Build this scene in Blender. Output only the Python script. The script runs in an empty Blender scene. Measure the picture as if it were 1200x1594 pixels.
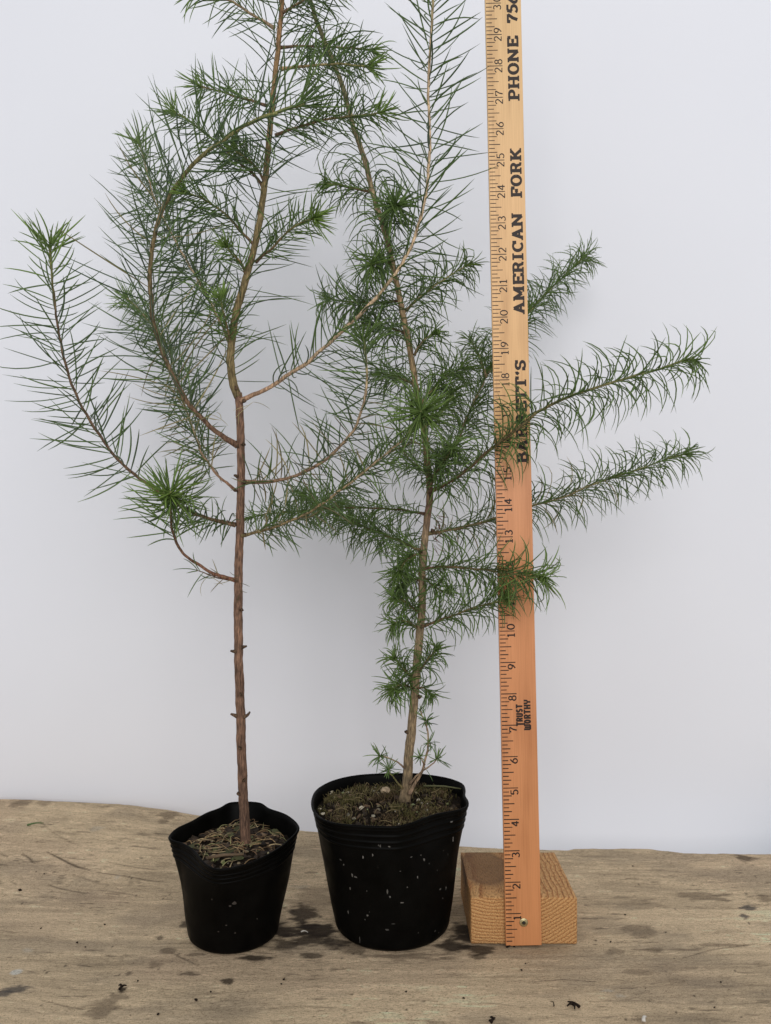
import bpy, bmesh, math, random
import numpy as np
from mathutils import Vector, Matrix

random.seed(7)
rng = np.random.default_rng(7)
sc = bpy.context.scene
COL = sc.collection

# ------------------------------------------------------------------ camera, light, exposure
F = 1280.0                    # focal length in photograph pixels (1200 wide)
CAMZ = 0.353                  # camera height above the board
cam_d = bpy.data.cameras.new('camera')
cam_d.sensor_fit = 'HORIZONTAL'; cam_d.sensor_width = 36.0
cam_d.lens = 36.0 * F / 1200.0
cam_d.clip_start = 0.01; cam_d.clip_end = 50
cam_d.dof.use_dof = True; cam_d.dof.focus_distance = 0.675; cam_d.dof.aperture_fstop = 17.0
cam = bpy.data.objects.new('camera', cam_d); COL.objects.link(cam)
cam.location = (0, 0, CAMZ); cam.rotation_euler = (math.radians(90), 0, 0)
sc.camera = cam

w = bpy.data.worlds.new('World'); sc.world = w; w.use_nodes = True
bg = w.node_tree.nodes['Background']
bg.inputs['Color'].default_value = (0.92, 0.962, 1.0, 1); bg.inputs['Strength'].default_value = 0.56

def area(name, loc, target, size, size_y, power, color):
    l = bpy.data.lights.new(name, 'AREA'); l.shape = 'RECTANGLE'
    l.size = size; l.size_y = size_y; l.energy = power; l.color = color
    o = bpy.data.objects.new(name, l); COL.objects.link(o)
    o.location = loc
    o.rotation_euler = (Vector(target) - Vector(loc)).to_track_quat('-Z', 'Y').to_euler()
    return o
area('soft_front_lamp', (0.25, -2.2, 1.50), (0.05, 0.8, 0.08), 2.4, 1.6, 50.0, (1.0, 0.982, 0.965))  # broad area lamp added out of frame for soft frontal light; no known window

sc.view_settings.view_transform = 'Standard'; sc.view_settings.look = 'None'
sc.view_settings.exposure = 0.12; sc.view_settings.gamma = 1.0
sc.view_settings.use_curve_mapping = False
sc.cycles.max_bounces = 8

# ------------------------------------------------------------------ helpers
PX = 0.00054                  # about one photograph pixel, in metres, at the plants
def at(px, py, d):
    return Vector(((px - 600.0) / F * d, d, CAMZ - (py - 797.0) / F * d))
def s2l(r, g, b):
    f = lambda c: (c/255/12.92) if c/255 <= 0.04045 else ((c/255+0.055)/1.055)**2.4
    return (f(r), f(g), f(b), 1.0)

class MB:
    def __init__(self): self.v = []; self.f = []; self.c = []
    def add(self, verts, faces, col=None):
        b = len(self.v)
        self.v += [tuple(p) for p in verts]
        self.f += [tuple(i + b for i in fc) for fc in faces]
        if col is not None: self.c += [col] * len(verts) if not isinstance(col, list) else col
    def box(self, x0, x1, y0, y1, z0, z1):
        self.add([(x, y, z) for z in (z0, z1) for y in (y0, y1) for x in (x0, x1)],
                 [(0,2,3,1), (4,5,7,6), (0,1,5,4), (2,6,7,3), (0,4,6,2), (1,3,7,5)])
    def build(self, name, mat, parent=None, smooth=True):
        me = bpy.data.meshes.new(name); me.from_pydata(self.v, [], self.f); me.update()
        if self.c:
            a = me.color_attributes.new('Col', 'FLOAT_COLOR', 'POINT')
            a.data.foreach_set('color', np.array(self.c, dtype=np.float32).ravel())
        if smooth: me.polygons.foreach_set('use_smooth', [True] * len(me.polygons))
        if mat: me.materials.append(mat)
        o = bpy.data.objects.new(name, me); COL.objects.link(o)
        if parent: o.parent = parent
        return o

def tag(o, label=None, cat=None, group=None, kind=None):
    if label: o['label'] = label
    if cat: o['category'] = cat
    if group: o['group'] = group
    if kind: o['kind'] = kind
    return o
def thing(name, loc, label, cat, group=None):
    o = bpy.data.objects.new(name, None); COL.objects.link(o); o.location = loc
    o.empty_display_size = 0.02
    return tag(o, label, cat, group)
def keep(o, parent):
    """parent without moving (the parent is an unrotated empty)"""
    o.parent = parent; o.matrix_parent_inverse = Matrix.Translation(-Vector(parent.location))
    return o

def catmull(P, n, closed=False):
    P = [np.array(p, float) for p in P]; m = len(P); out = []
    segs = m if closed else m - 1
    for i in range(segs):
        g = (lambda k: P[k % m]) if closed else (lambda k: P[min(max(k, 0), m - 1)])
        p0, p1, p2, p3 = g(i-1), g(i), g(i+1), g(i+2)
        for k in range(n):
            t = k / n
            out.append(0.5*((2*p1)+(-p0+p2)*t+(2*p0-5*p1+4*p2-p3)*t*t+(-p0+3*p1-3*p2+p3)*t**3))
    if not closed: out.append(P[-1])
    return np.array(out)
def resample(C, step):
    seg = np.linalg.norm(np.diff(C[:, :3], axis=0), axis=1); s = np.concatenate([[0], np.cumsum(seg)])
    n = max(6, int(s[-1] / step)); q = np.linspace(0, s[-1], n)
    return np.stack([np.interp(q, s, C[:, k]) for k in range(C.shape[1])], 1), q
def norm(v): return v / (np.linalg.norm(v) + 1e-12)
def frames(C):
    T = np.gradient(C[:, :3], axis=0); T /= np.linalg.norm(T, axis=1)[:, None] + 1e-12
    N = np.zeros_like(T); a = np.array([0.3, 0.9, 0.2]); a = norm(a - T[0]*a.dot(T[0]))
    for i in range(len(T)):
        a = norm(a - T[i]*a.dot(T[i])); N[i] = a
    return T, N, np.cross(T, N)

_LAT = {}
def lattice(nx, ny, seed):
    if seed not in _LAT: _LAT[seed] = np.random.default_rng(seed).random((ny, nx))
    return _LAT[seed]
def vnoise(x, y, seed):
    """value noise on arrays"""
    L = lattice(256, 256, seed)
    xi = np.floor(x).astype(int); yi = np.floor(y).astype(int)
    fx = x - xi; fy = y - yi
    fx = fx*fx*(3-2*fx); fy = fy*fy*(3-2*fy)
    g = lambda a, b: L[b % 256, a % 256]
    return (g(xi, yi)*(1-fx)+g(xi+1, yi)*fx)*(1-fy)+(g(xi, yi+1)*(1-fx)+g(xi+1, yi+1)*fx)*fy
def fbm(x, y, seed, oct=4):
    s = 0; a = 0.5; t = 0
    for k in range(oct):
        s = s + a*vnoise(x*2**k+17*k, y*2**k+9*k, seed+k); t += a; a *= 0.55
    return s / t
def sstep(a, b, x):
    t = np.clip((x-a)/(b-a), 0, 1); return t*t*(3-2*t)

# ------------------------------------------------------------------ materials
def material(name, rough=0.6, spec=0.4):
    m = bpy.data.materials.new(name); m.use_nodes = True
    nt = m.node_tree; b = nt.nodes['Principled BSDF']
    b.inputs['Roughness'].default_value = rough; b.inputs['Specular IOR Level'].default_value = spec
    return m, nt, b
def N(nt, typ, **kw):
    n = nt.nodes.new(typ)
    for k, v in kw.items():
        if k in n.inputs: n.inputs[k].default_value = v
        else: setattr(n, k, v)
    return n
def ramp(nt, stops, interp='LINEAR'):
    n = nt.nodes.new('ShaderNodeValToRGB'); cr = n.color_ramp; cr.interpolation = interp
    while len(cr.elements) < len(stops): cr.elements.new(0.5)
    for e, (p, c) in zip(cr.elements, stops): e.position = p; e.color = c
    return n
def coords(nt, scale=(1,1,1), rot=(0,0,0), loc=(0,0,0)):
    tc = nt.nodes.new('ShaderNodeTexCoord'); mp = nt.nodes.new('ShaderNodeMapping')
    mp.inputs['Scale'].default_value = scale; mp.inputs['Rotation'].default_value = rot; mp.inputs['Location'].default_value = loc
    nt.links.new(tc.outputs['Object'], mp.inputs['Vector']); return mp.outputs['Vector']
def mixc(nt, fac, a, b, mode='MIX'):
    n = nt.nodes.new('ShaderNodeMix'); n.data_type = 'RGBA'; n.blend_type = mode
    def put(s, v):
        if hasattr(v, 'is_linked') or hasattr(v, 'links'): nt.links.new(v, s)
        else: s.default_value = v
    put(n.inputs[0], fac); put(n.inputs[6], a); put(n.inputs[7], b)
    return n.outputs[2]
def bump(nt, bsdf, h, strength, dist):
    n = nt.nodes.new('ShaderNodeBump'); n.inputs['Strength'].default_value = strength; n.inputs['Distance'].default_value = dist
    nt.links.new(h, n.inputs['Height']); nt.links.new(n.outputs['Normal'], bsdf.inputs['Normal'])
M = {}
def flat_mat(key, col, rough=0.6, spec=0.3, var=0.15, vscale=900):
    m, nt, b = material(key, rough, spec)
    nz = N(nt, 'ShaderNodeTexNoise', Scale=vscale, Detail=3.0); nt.links.new(coords(nt), nz.inputs['Vector'])
    lo = tuple(c*(1-var) for c in col[:3]) + (1,); hi = tuple(min(1, c*(1+var)) for c in col[:3]) + (1,)
    r = ramp(nt, [(0.3, lo), (0.7, hi)]); nt.links.new(nz.outputs['Fac'], r.inputs['Fac'])
    nt.links.new(r.outputs['Color'], b.inputs['Base Color']); M[key] = m; return m
def col_mat(key, rough, spec, var=0.2, vscale=600, transl=0.0, bmp=0.0):
    m, nt, b = material(key, rough, spec)
    at_ = N(nt, 'ShaderNodeAttribute', attribute_name='Col')
    nz = N(nt, 'ShaderNodeTexNoise', Scale=vscale, Detail=4.0); nt.links.new(coords(nt), nz.inputs['Vector'])
    r = ramp(nt, [(0.25, (1-var, 1-var, 1-var, 1)), (0.75, (1+var, 1+var, 1+var, 1))]); nt.links.new(nz.outputs['Fac'], r.inputs['Fac'])
    c = mixc(nt, 1.0, at_.outputs['Color'], r.outputs['Color'], 'MULTIPLY'); nt.links.new(c, b.inputs['Base Color'])
    if bmp: bump(nt, b, nz.outputs['Fac'], bmp, 0.001)
    if transl:
        tr = N(nt, 'ShaderNodeBsdfTranslucent'); nt.links.new(c, tr.inputs['Color'])
        ms = N(nt, 'ShaderNodeMixShader'); ms.inputs[0].default_value = transl
        nt.links.new(b.outputs[0], ms.inputs[1]); nt.links.new(tr.outputs[0], ms.inputs[2])
        nt.links.new(ms.outputs[0], nt.nodes['Material Output'].inputs['Surface'])
    M[key] = m; return m

col_mat('needle', 0.42, 0.35, 0.12, 300, transl=0.3)
col_mat('litter', 0.7, 0.25, 0.25, 900)
flat_mat('ink', (0.022, 0.013, 0.010, 1), 0.55, 0.3, 0.5, 1600)

# bark: colour attribute, fissures stretched along the stem
m, nt, b = material('bark', 0.8, 0.2)
at_ = N(nt, 'ShaderNodeAttribute', attribute_name='Col')
v1 = coords(nt, (900, 900, 130))
n1 = N(nt, 'ShaderNodeTexNoise', Scale=1.0, Detail=6.0, Roughness=0.65); nt.links.new(v1, n1.inputs['Vector'])
r1 = ramp(nt, [(0.30, (0.38, 0.35, 0.33, 1)), (0.48, (0.95, 0.95, 0.95, 1)), (0.64, (2.0, 1.95, 1.85, 1))]); nt.links.new(n1.outputs['Fac'], r1.inputs['Fac'])
n2 = N(nt, 'ShaderNodeTexNoise', Scale=90.0, Detail=3.0); nt.links.new(coords(nt), n2.inputs['Vector'])
r2 = ramp(nt, [(0.3, (0.75, 0.75, 0.75, 1)), (0.7, (1.25, 1.22, 1.2, 1))]); nt.links.new(n2.outputs['Fac'], r2.inputs['Fac'])
c = mixc(nt, 1.0, at_.outputs['Color'], r1.outputs['Color'], 'MULTIPLY')
c = mixc(nt, 1.0, c, r2.outputs['Color'], 'MULTIPLY')
nt.links.new(c, b.inputs['Base Color']); bump(nt, b, n1.outputs['Fac'], 0.6, 0.0008); M['bark'] = m

# backdrop paper
m, nt, b = material('backdrop_paper', 0.85, 0.15)
n1 = N(nt, 'ShaderNodeTexNoise', Scale=3.0, Detail=4.0); nt.links.new(coords(nt), n1.inputs['Vector'])
r1 = ramp(nt, [(0.3, (0.775, 0.772, 0.815, 1)), (0.7, (0.800, 0.797, 0.838, 1))]); nt.links.new(n1.outputs['Fac'], r1.inputs['Fac'])
nt.links.new(r1.outputs['Color'], b.inputs['Base Color'])
M['backdrop'] = m

# weathered board
m, nt, b = material('weathered_wood', 0.85, 0.15)
at_ = N(nt, 'ShaderNodeAttribute', attribute_name='Col')
n1 = N(nt, 'ShaderNodeTexNoise', Scale=1.0, Detail=8.0, Roughness=0.75); nt.links.new(coords(nt, (190, 1100, 300)), n1.inputs['Vector'])
r1 = ramp(nt, [(0.32, (0.46, 0.43, 0.39, 1)), (0.46, (0.95, 0.95, 0.95, 1)), (0.72, (1.25, 1.25, 1.25, 1))]); nt.links.new(n1.outputs['Fac'], r1.inputs['Fac'])
n2 = N(nt, 'ShaderNodeTexNoise', Scale=900.0, Detail=5.0); nt.links.new(coords(nt), n2.inputs['Vector'])
r2 = ramp(nt, [(0.30, (0.58, 0.55, 0.52, 1)), (0.44, (0.98, 0.98, 0.98, 1)), (0.75, (1.16, 1.16, 1.16, 1))]); nt.links.new(n2.outputs['Fac'], r2.inputs['Fac'])
c = mixc(nt, 1.0, at_.outputs['Color'], r1.outputs['Color'], 'MULTIPLY'); c = mixc(nt, 1.0, c, r2.outputs['Color'], 'MULTIPLY')
n3 = N(nt, 'ShaderNodeTexNoise', Scale=1.0, Detail=3.0, Roughness=0.6); nt.links.new(coords(nt, (330, 900, 300), (0, 0, 0.12)), n3.inputs['Vector'])
r3 = ramp(nt, [(0.285, (0.36, 0.31, 0.26, 1)), (0.37, (1, 1, 1, 1))]); nt.links.new(n3.outputs['Fac'], r3.inputs['Fac'])
vo = N(nt, 'ShaderNodeTexVoronoi', Scale=95.0); nt.links.new(coords(nt), vo.inputs['Vector'])
rv = ramp(nt, [(0.035, (0.16, 0.12, 0.09, 1)), (0.075, (1, 1, 1, 1))]); nt.links.new(vo.outputs['Distance'], rv.inputs['Fac'])
n4 = N(nt, 'ShaderNodeTexNoise', Scale=30.0, Detail=3.0); nt.links.new(coords(nt), n4.inputs['Vector'])
r4 = ramp(nt, [(0.52, (0, 0, 0, 1)), (0.6, (1, 1, 1, 1))]); nt.links.new(n4.outputs['Fac'], r4.inputs['Fac'])
c = mixc(nt, 1.0, c, r3.outputs['Color'], 'MULTIPLY'); c = mixc(nt, r4.outputs['Color'], c, mixc(nt, 1.0, c, rv.outputs['Color'], 'MULTIPLY'))
nt.links.new(c, b.inputs['Base Color']); bump(nt, b, n1.outputs['Fac'], 1.0, 0.0014); M['board'] = m

# black plastic pots
def pot_mat(key, specks):
    m, nt, b = material(key, 0.40, 0.045)
    v = coords(nt)
    n1 = N(nt, 'ShaderNodeTexNoise', Scale=70.0, Detail=5.0); nt.links.new(v, n1.inputs['Vector'])
    base = ramp(nt, [(0.3, (0.0016, 0.0015, 0.0013, 1)), (0.75, (0.0035, 0.0032, 0.0028, 1))]); nt.links.new(n1.outputs['Fac'], base.inputs['Fac'])
    # chalky water marks: small rings and flecks, gathered in patches
    vo = N(nt, 'ShaderNodeTexVoronoi', Scale=150.0); vo.inputs['Randomness'].default_value = 1.0
    nd = N(nt, 'ShaderNodeTexNoise', Scale=260.0, Detail=3.0); nt.links.new(v, nd.inputs['Vector'])
    dist = mixc(nt, 0.012, v, nd.outputs['Color'], 'ADD'); nt.links.new(dist, vo.inputs['Vector'])
    rr = ramp(nt, [(0.0, (0.35,)*3+(1,)), (0.05, (1,)*3+(1,)), (0.11, (0.1,)*3+(1,)), (0.15, (0,)*3+(1,))]); nt.links.new(vo.outputs['Distance'], rr.inputs['Fac'])
    np_ = N(nt, 'ShaderNodeTexNoise', Scale=34.0, Detail=3.0); nt.links.new(v, np_.inputs['Vector'])
    rp = ramp(nt, [(0.53, (0,)*3+(1,)), (0.66, (specks,)*3+(1,))]); nt.links.new(np_.outputs['Fac'], rp.inputs['Fac'])
    nf = N(nt, 'ShaderNodeTexNoise', Scale=420.0, Detail=2.0); nt.links.new(v, nf.inputs['Vector'])
    rf = ramp(nt, [(0.55, (0,)*3+(1,)), (0.75, (1,)*3+(1,))]); nt.links.new(nf.outputs['Fac'], rf.inputs['Fac'])
    a = mixc(nt, 1.0, rr.outputs['Color'], rp.outputs['Color'], 'MULTIPLY'); a = mixc(nt, 1.0, a, rf.outputs['Color'], 'MULTIPLY')
    c = mixc(nt, a, base.outputs['Color'], (0.42, 0.38, 0.34, 1)); nt.links.new(c, b.inputs['Base Color'])
    ro = ramp(nt, [(0.3, (0.36,)*3+(1,)), (0.7, (0.55,)*3+(1,))]); nt.links.new(n1.outputs['Fac'], ro.inputs['Fac']); nt.links.new(ro.outputs['Color'], b.inputs['Roughness'])
    n3 = N(nt, 'ShaderNodeTexNoise', Scale=45.0, Detail=2.0); nt.links.new(v, n3.inputs['Vector'])
    bump(nt, b, n3.outputs['Fac'], 0.15, 0.002); M[key] = m
pot_mat('pot_clean', 0.08); pot_mat('pot_specked', 0.25)

# soil
m, nt, b = material('soil', 0.95, 0.1)
n1 = N(nt, 'ShaderNodeTexNoise', Scale=260.0, Detail=8.0, Roughness=0.75); nt.links.new(coords(nt), n1.inputs['Vector'])
r1 = ramp(nt, [(0.3, (0.006, 0.004, 0.003, 1)), (0.55, (0.018, 0.012, 0.007, 1)), (0.75, (0.075, 0.052, 0.030, 1))]); nt.links.new(n1.outputs['Fac'], r1.inputs['Fac'])
nt.links.new(r1.outputs['Color'], b.inputs['Base Color']); bump(nt, b, n1.outputs['Fac'], 1.0, 0.004); M['soil'] = m

# yardstick wood: paler at the top, more orange below about sixteen inches
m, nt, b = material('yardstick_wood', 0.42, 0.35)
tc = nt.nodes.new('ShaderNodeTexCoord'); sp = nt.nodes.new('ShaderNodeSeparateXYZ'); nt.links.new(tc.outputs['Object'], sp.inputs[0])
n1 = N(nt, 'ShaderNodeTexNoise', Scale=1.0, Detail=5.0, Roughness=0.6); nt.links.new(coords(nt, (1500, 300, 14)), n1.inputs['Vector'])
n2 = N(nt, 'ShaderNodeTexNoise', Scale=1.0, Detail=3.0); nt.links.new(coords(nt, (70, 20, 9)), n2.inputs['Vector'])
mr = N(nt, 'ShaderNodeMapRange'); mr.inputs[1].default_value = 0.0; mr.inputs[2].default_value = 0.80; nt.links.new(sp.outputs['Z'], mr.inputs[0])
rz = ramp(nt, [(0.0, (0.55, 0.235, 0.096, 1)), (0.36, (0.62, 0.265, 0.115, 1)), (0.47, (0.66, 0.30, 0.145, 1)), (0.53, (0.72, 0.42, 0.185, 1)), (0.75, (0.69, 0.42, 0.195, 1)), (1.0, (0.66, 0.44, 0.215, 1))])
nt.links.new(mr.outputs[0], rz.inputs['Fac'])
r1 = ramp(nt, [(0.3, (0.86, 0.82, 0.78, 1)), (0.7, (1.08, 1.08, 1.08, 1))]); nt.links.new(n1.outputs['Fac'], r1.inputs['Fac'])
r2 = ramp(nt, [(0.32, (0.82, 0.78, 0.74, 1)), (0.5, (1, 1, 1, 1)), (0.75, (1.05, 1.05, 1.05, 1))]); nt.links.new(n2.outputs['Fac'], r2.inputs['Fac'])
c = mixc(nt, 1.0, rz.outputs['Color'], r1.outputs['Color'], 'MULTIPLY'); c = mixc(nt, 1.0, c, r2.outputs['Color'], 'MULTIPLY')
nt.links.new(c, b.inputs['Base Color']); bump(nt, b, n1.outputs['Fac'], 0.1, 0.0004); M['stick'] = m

# pine block: growth rings round an axis along its depth
m, nt, b = material('pine', 0.75, 0.2)
v = coords(nt, (1, 0.10, 1), (0, 0, 0), (-0.024, 0, -0.105))
nd = N(nt, 'ShaderNodeTexNoise', Scale=40.0, Detail=3.0); nt.links.new(coords(nt), nd.inputs['Vector'])
vd = mixc(nt, 0.005, v, nd.outputs['Color'], 'ADD')
wv = N(nt, 'ShaderNodeTexWave', wave_type='RINGS', rings_direction='Y', wave_profile='SAW'); wv.inputs['Scale'].default_value = 118.0; wv.inputs['Distortion'].default_value = 0.7; wv.inputs['Detail Scale'].default_value = 3.0
nt.links.new(vd, wv.inputs['Vector'])
rw = ramp(nt, [(0.0, (0.58, 0.335, 0.145, 1)), (0.55, (0.53, 0.285, 0.115, 1)), (0.9, (0.34, 0.145, 0.052, 1)), (1.0, (0.44, 0.22, 0.085, 1))]); nt.links.new(wv.outputs['Fac'], rw.inputs['Fac'])
n1 = N(nt, 'ShaderNodeTexNoise', Scale=900.0, Detail=4.0); nt.links.new(coords(nt, (1, 0.3, 1)), n1.inputs['Vector'])
r1 = ramp(nt, [(0.32, (0.50, 0.45, 0.40, 1)), (0.48, (0.95, 0.95, 0.95, 1)), (0.7, (1.2, 1.2, 1.2, 1))]); nt.links.new(n1.outputs['Fac'], r1.inputs['Fac'])
c = mixc(nt, 1.0, rw.outputs['Color'], r1.outputs['Color'], 'MULTIPLY')
# knot on the top face
kx = N(nt, 'ShaderNodeVectorMath', operation='LENGTH'); kv = coords(nt, (1.0, 0.62, 1.6), (0, 0, 0), (-0.019, -0.0375, -0.0603))
kd = mixc(nt, 0.004, kv, nd.outputs['Color'], 'ADD'); nt.links.new(kd, kx.inputs[0])
rk = ramp(nt, [(0.0, (.75,)*3+(1,)), (0.015, (0.70,)*3+(1,)), (0.0225, (0.85,)*3+(1,)), (0.0238, (0,)*3+(1,))]); nt.links.new(kx.outputs['Value'], rk.inputs['Fac'])
c = mixc(nt, rk.outputs['Color'], c, (0.175, 0.095, 0.048, 1))
nt.links.new(c, b.inputs['Base Color']); bump(nt, b, n1.outputs['Fac'], 0.8, 0.0014); M['pine'] = m
m, nt, b = material('zinc_screw', 0.35, 0.5); b.inputs['Metallic'].default_value = 0.85
n1 = N(nt, 'ShaderNodeTexNoise', Scale=800.0); nt.links.new(coords(nt), n1.inputs['Vector'])
r1 = ramp(nt, [(0.3, (0.42, 0.34, 0.17, 1)), (0.7, (0.62, 0.54, 0.32, 1))]); nt.links.new(n1.outputs['Fac'], r1.inputs['Fac']); nt.links.new(r1.outputs['Color'], b.inputs['Base Color']); M['screw'] = m
flat_mat('recess', (0.03, 0.025, 0.02, 1), 0.6, 0.3)
flat_mat('stone', (0.40, 0.30, 0.20, 1), 0.85, 0.2, 0.35, 300)
flat_mat('crumb', (0.018, 0.012, 0.009, 1), 0.95, 0.1, 0.4, 900)
flat_mat('fleck', (0.62, 0.58, 0.52, 1), 0.8, 0.2, 0.1, 900)
flat_mat('green_bit', (0.08, 0.14, 0.045, 1), 0.6, 0.3, 0.2, 400)

# ------------------------------------------------------------------ setting: board and backdrop
far_px = [(-200,1243),(0,1240),(60,1241),(130,1244),(200,1248),(260,1256),(330,1268),(400,1280),(465,1288),(493,1290),(600,1303),(720,1313),(783,1316),(840,1318),(883,1319.5),(892,1317),(960,1316),(1010,1317),(1033,1320),(1063,1323.5),(1100,1324),(1200,1325),(1400,1327)]
fz = lambda px: np.interp(px, [-200, 0, 200, 260, 480, 720, 1400], [.032, .030, .027, .024, .012, .004, .0])
fx_, fy_, fzz = [], [], []
for px, py in far_px:
    z = float(fz(px)); d = (CAMZ - z) * F / (py - 797); fx_.append((px-600)/F*d); fy_.append(d); fzz.append(z)
def far_y(x): return np.interp(x, fx_, fy_)
def far_z(x): return np.interp(x, fx_, fzz)
def board_z(x, y):
    t = sstep(0.735, 0.935, y)
    return far_z(x) * t / sstep(0.735, 0.935, far_y(x)) * np.clip((y > 0), 0, 1)
def px_board(px, py):
    """photograph pixel -> point on the board's flat part"""
    d = CAMZ * F / (py - 797)
    for k_ in range(12):
        z_ = float(board_z(np.array([(px-600)/F*d]), np.array([min(d, 0.93)]))[0]); d = 0.5*d + 0.5*(CAMZ - z_) * F / (py - 797)
    return (px-600)/F*d, d

nx, ny = 800, 330
X = np.linspace(-0.56, 0.60, nx)
V = np.concatenate([np.linspace(0.0, 0.35, 30, endpoint=False), np.linspace(0.35, 1.0, ny-30)])
XX, VV = np.meshgrid(X, V)
ragged = 0.0025*(fbm(XX*60, XX*0+3, 5) - 0.5)
FY = far_y(XX) + ragged
YY = 0.30 + (FY - 0.30) * VV
ZZ = board_z(XX, YY)
# grain direction: runs along x, bowing on the left
G = YY + 0.10*np.exp(-((XX+0.42)/0.20)**2)*(XX+0.30) + 0.012*(fbm(XX*7, YY*9, 30)-0.5)
grain = fbm(XX*9, G*150, 40, 4)
fine = fbm(XX*40, G*520, 50, 3)
blot = fbm(XX*9+3, YY*16, 60, 4)
ZZ = ZZ + 0.0011*(grain-0.5) + 0.0004*(fine-0.5) + 0.0022*(fbm(XX*8, G*10, 70)-0.5)*np.clip((0.92-VV)*6, 0, 1)
edge = sstep(0.985, 1.0, VV); ZZ = ZZ - edge*0.0035
base = np.array([0.60, 0.46, 0.300])
C = base[None, None, :] * (1.0 + 0.45*(grain-0.5) + 0.95*(blot-0.5) + 0.40*(fine-0.5))[..., None]
pink = sstep(0.45, 0.7, fbm(XX*6+9, YY*11, 80, 3))[..., None]
C = C*(1-0.35*pink) + 0.35*pink*np.array([0.52, 0.37, 0.258])*(0.85+0.5*(grain[..., None]-0.35))
C *= (1 - 0.30*sstep(0.56, 0.80, fine)*sstep(0.4, 0.6, blot))[..., None]
grey = sstep(0.52, 0.72, fbm(XX*14+1, YY*30+7, 90, 4))[..., None]
C = C*(1-0.36*grey) + 0.36*grey*np.array([0.235, 0.19, 0.14])
dash = sstep(0.64, 0.80, fbm(XX*55+5, G*420, 120, 3))*sstep(0.42, 0.62, fbm(XX*12, YY*20+3, 125, 3))   # short dark streaks in the weathered grain
C *= (1 - 0.55*dash)[..., None]
lite = sstep(0.66, 0.82, fbm(XX*70+2, G*380+8, 130, 3)); C *= (1 + 0.30*lite)[..., None]
wob = 0.55*(fbm(XX*120, YY*330, 100, 4) - 0.5) + 0.9*(fbm(XX*75, YY*150, 105, 4) - 0.5)
wob2 = fbm(XX*30, YY*45, 110, 3) - 0.5
def stain(px, py, rx, ry, colour, amt, rough=2.3, ang=0.0, soft=0.45):
    global C
    x0, y0 = px_board(px, py); d = y0
    sx = rx*d/F; sy = ry*d*d/(CAMZ*F)
    dx = (XX-x0)/sx; dy = (YY-y0)/sy
    sel = np.nonzero((np.abs(dx) < 3) & (np.abs(dy) < 3)); dx = dx[sel]; dy = dy[sel]
    q = np.sqrt(dx*dx+dy*dy) + rough*0.62*(fbm(dx*1.1+px*.37, dy*1.7+py*.21, 140, 4)-.5) + rough*0.55*wob[sel]
    mk = (amt*(1-sstep(1-soft, 1+soft*0.4, q)))[..., None]
    C[sel] = C[sel]*(1-mk) + mk*np.array(colour)
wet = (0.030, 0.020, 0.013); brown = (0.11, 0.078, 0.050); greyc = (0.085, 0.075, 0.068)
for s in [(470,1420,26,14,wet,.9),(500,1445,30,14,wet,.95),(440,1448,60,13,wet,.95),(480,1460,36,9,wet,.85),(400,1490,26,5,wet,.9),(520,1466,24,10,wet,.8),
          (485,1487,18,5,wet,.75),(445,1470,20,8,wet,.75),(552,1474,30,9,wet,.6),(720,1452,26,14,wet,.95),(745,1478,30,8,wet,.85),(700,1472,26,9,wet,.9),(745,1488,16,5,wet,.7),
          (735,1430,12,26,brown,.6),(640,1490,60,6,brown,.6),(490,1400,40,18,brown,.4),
          (287,1437,8,8,wet,.75),(355,1526,9,6,wet,.85),(292,1515,14,3.5,wet,.65),(190,1540,6,5,wet,.9),(248,1460,7,2.5,wet,.7),(200,1515,5,3,wet,.6),
          (262,1480,14,6,brown,.65),(303,1485,14,2.5,wet,.6),(240,1502,10,6,brown,.5),(155,1570,26,12,brown,.55),(185,1552,18,7,brown,.5),
          (265,1270,16,6,brown,.6),(252,1280,10,4,brown,.5),(35,1250,16,7,brown,.55),(70,1250,12,4,brown,.4),(130,1248,10,3,brown,.45),
          (25,1541,24,6,greyc,.85),(8,1546,16,5,greyc,.8),
          (1090,1395,42,7,brown,.55),(1190,1397,28,7,brown,.65),(1158,1336,13,4.5,brown,.85),(1175,1336,9,2,brown,.6),(1166,1413,11,5,(.06,.06,.062),.8),(1158,1425,8,5,(.07,.07,.07),.8),
          (995,1450,22,10,brown,.5),(960,1482,16,8,brown,.45),(1020,1480,14,6,brown,.5),(1060,1478,60,2.5,brown,.55),(1120,1470,40,2.5,brown,.45),(1130,1450,20,4,brown,.35),(1000,1405,40,8,brown,.3),
          (990,1513,20,5,brown,.4),(1180,1500,20,5,brown,.35),(495,1556,14,3,wet,.55),(570,1576,8,2,wet,.5),(430,1590,14,2,brown,.5),(520,1510,10,3,brown,.5)]:
    stain(*s)
pale = (0.50, 0.44, 0.35)
for s in [(150,1290,10,3,pale,.4),(182,1365,4,5,pale,.55),(40,1478,10,3,pale,.5),(945,1541,10,2,pale,.7),(965,1549,8,3,pale,.6),(700,1330,20,4,pale,.3),(470,1380,26,2,pale,.3)]:
    stain(*s)
stain(25, 1513, 9, 4.6, (0.60, 0.57, 0.50), .95, 0.25, 0, 0.25)
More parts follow.
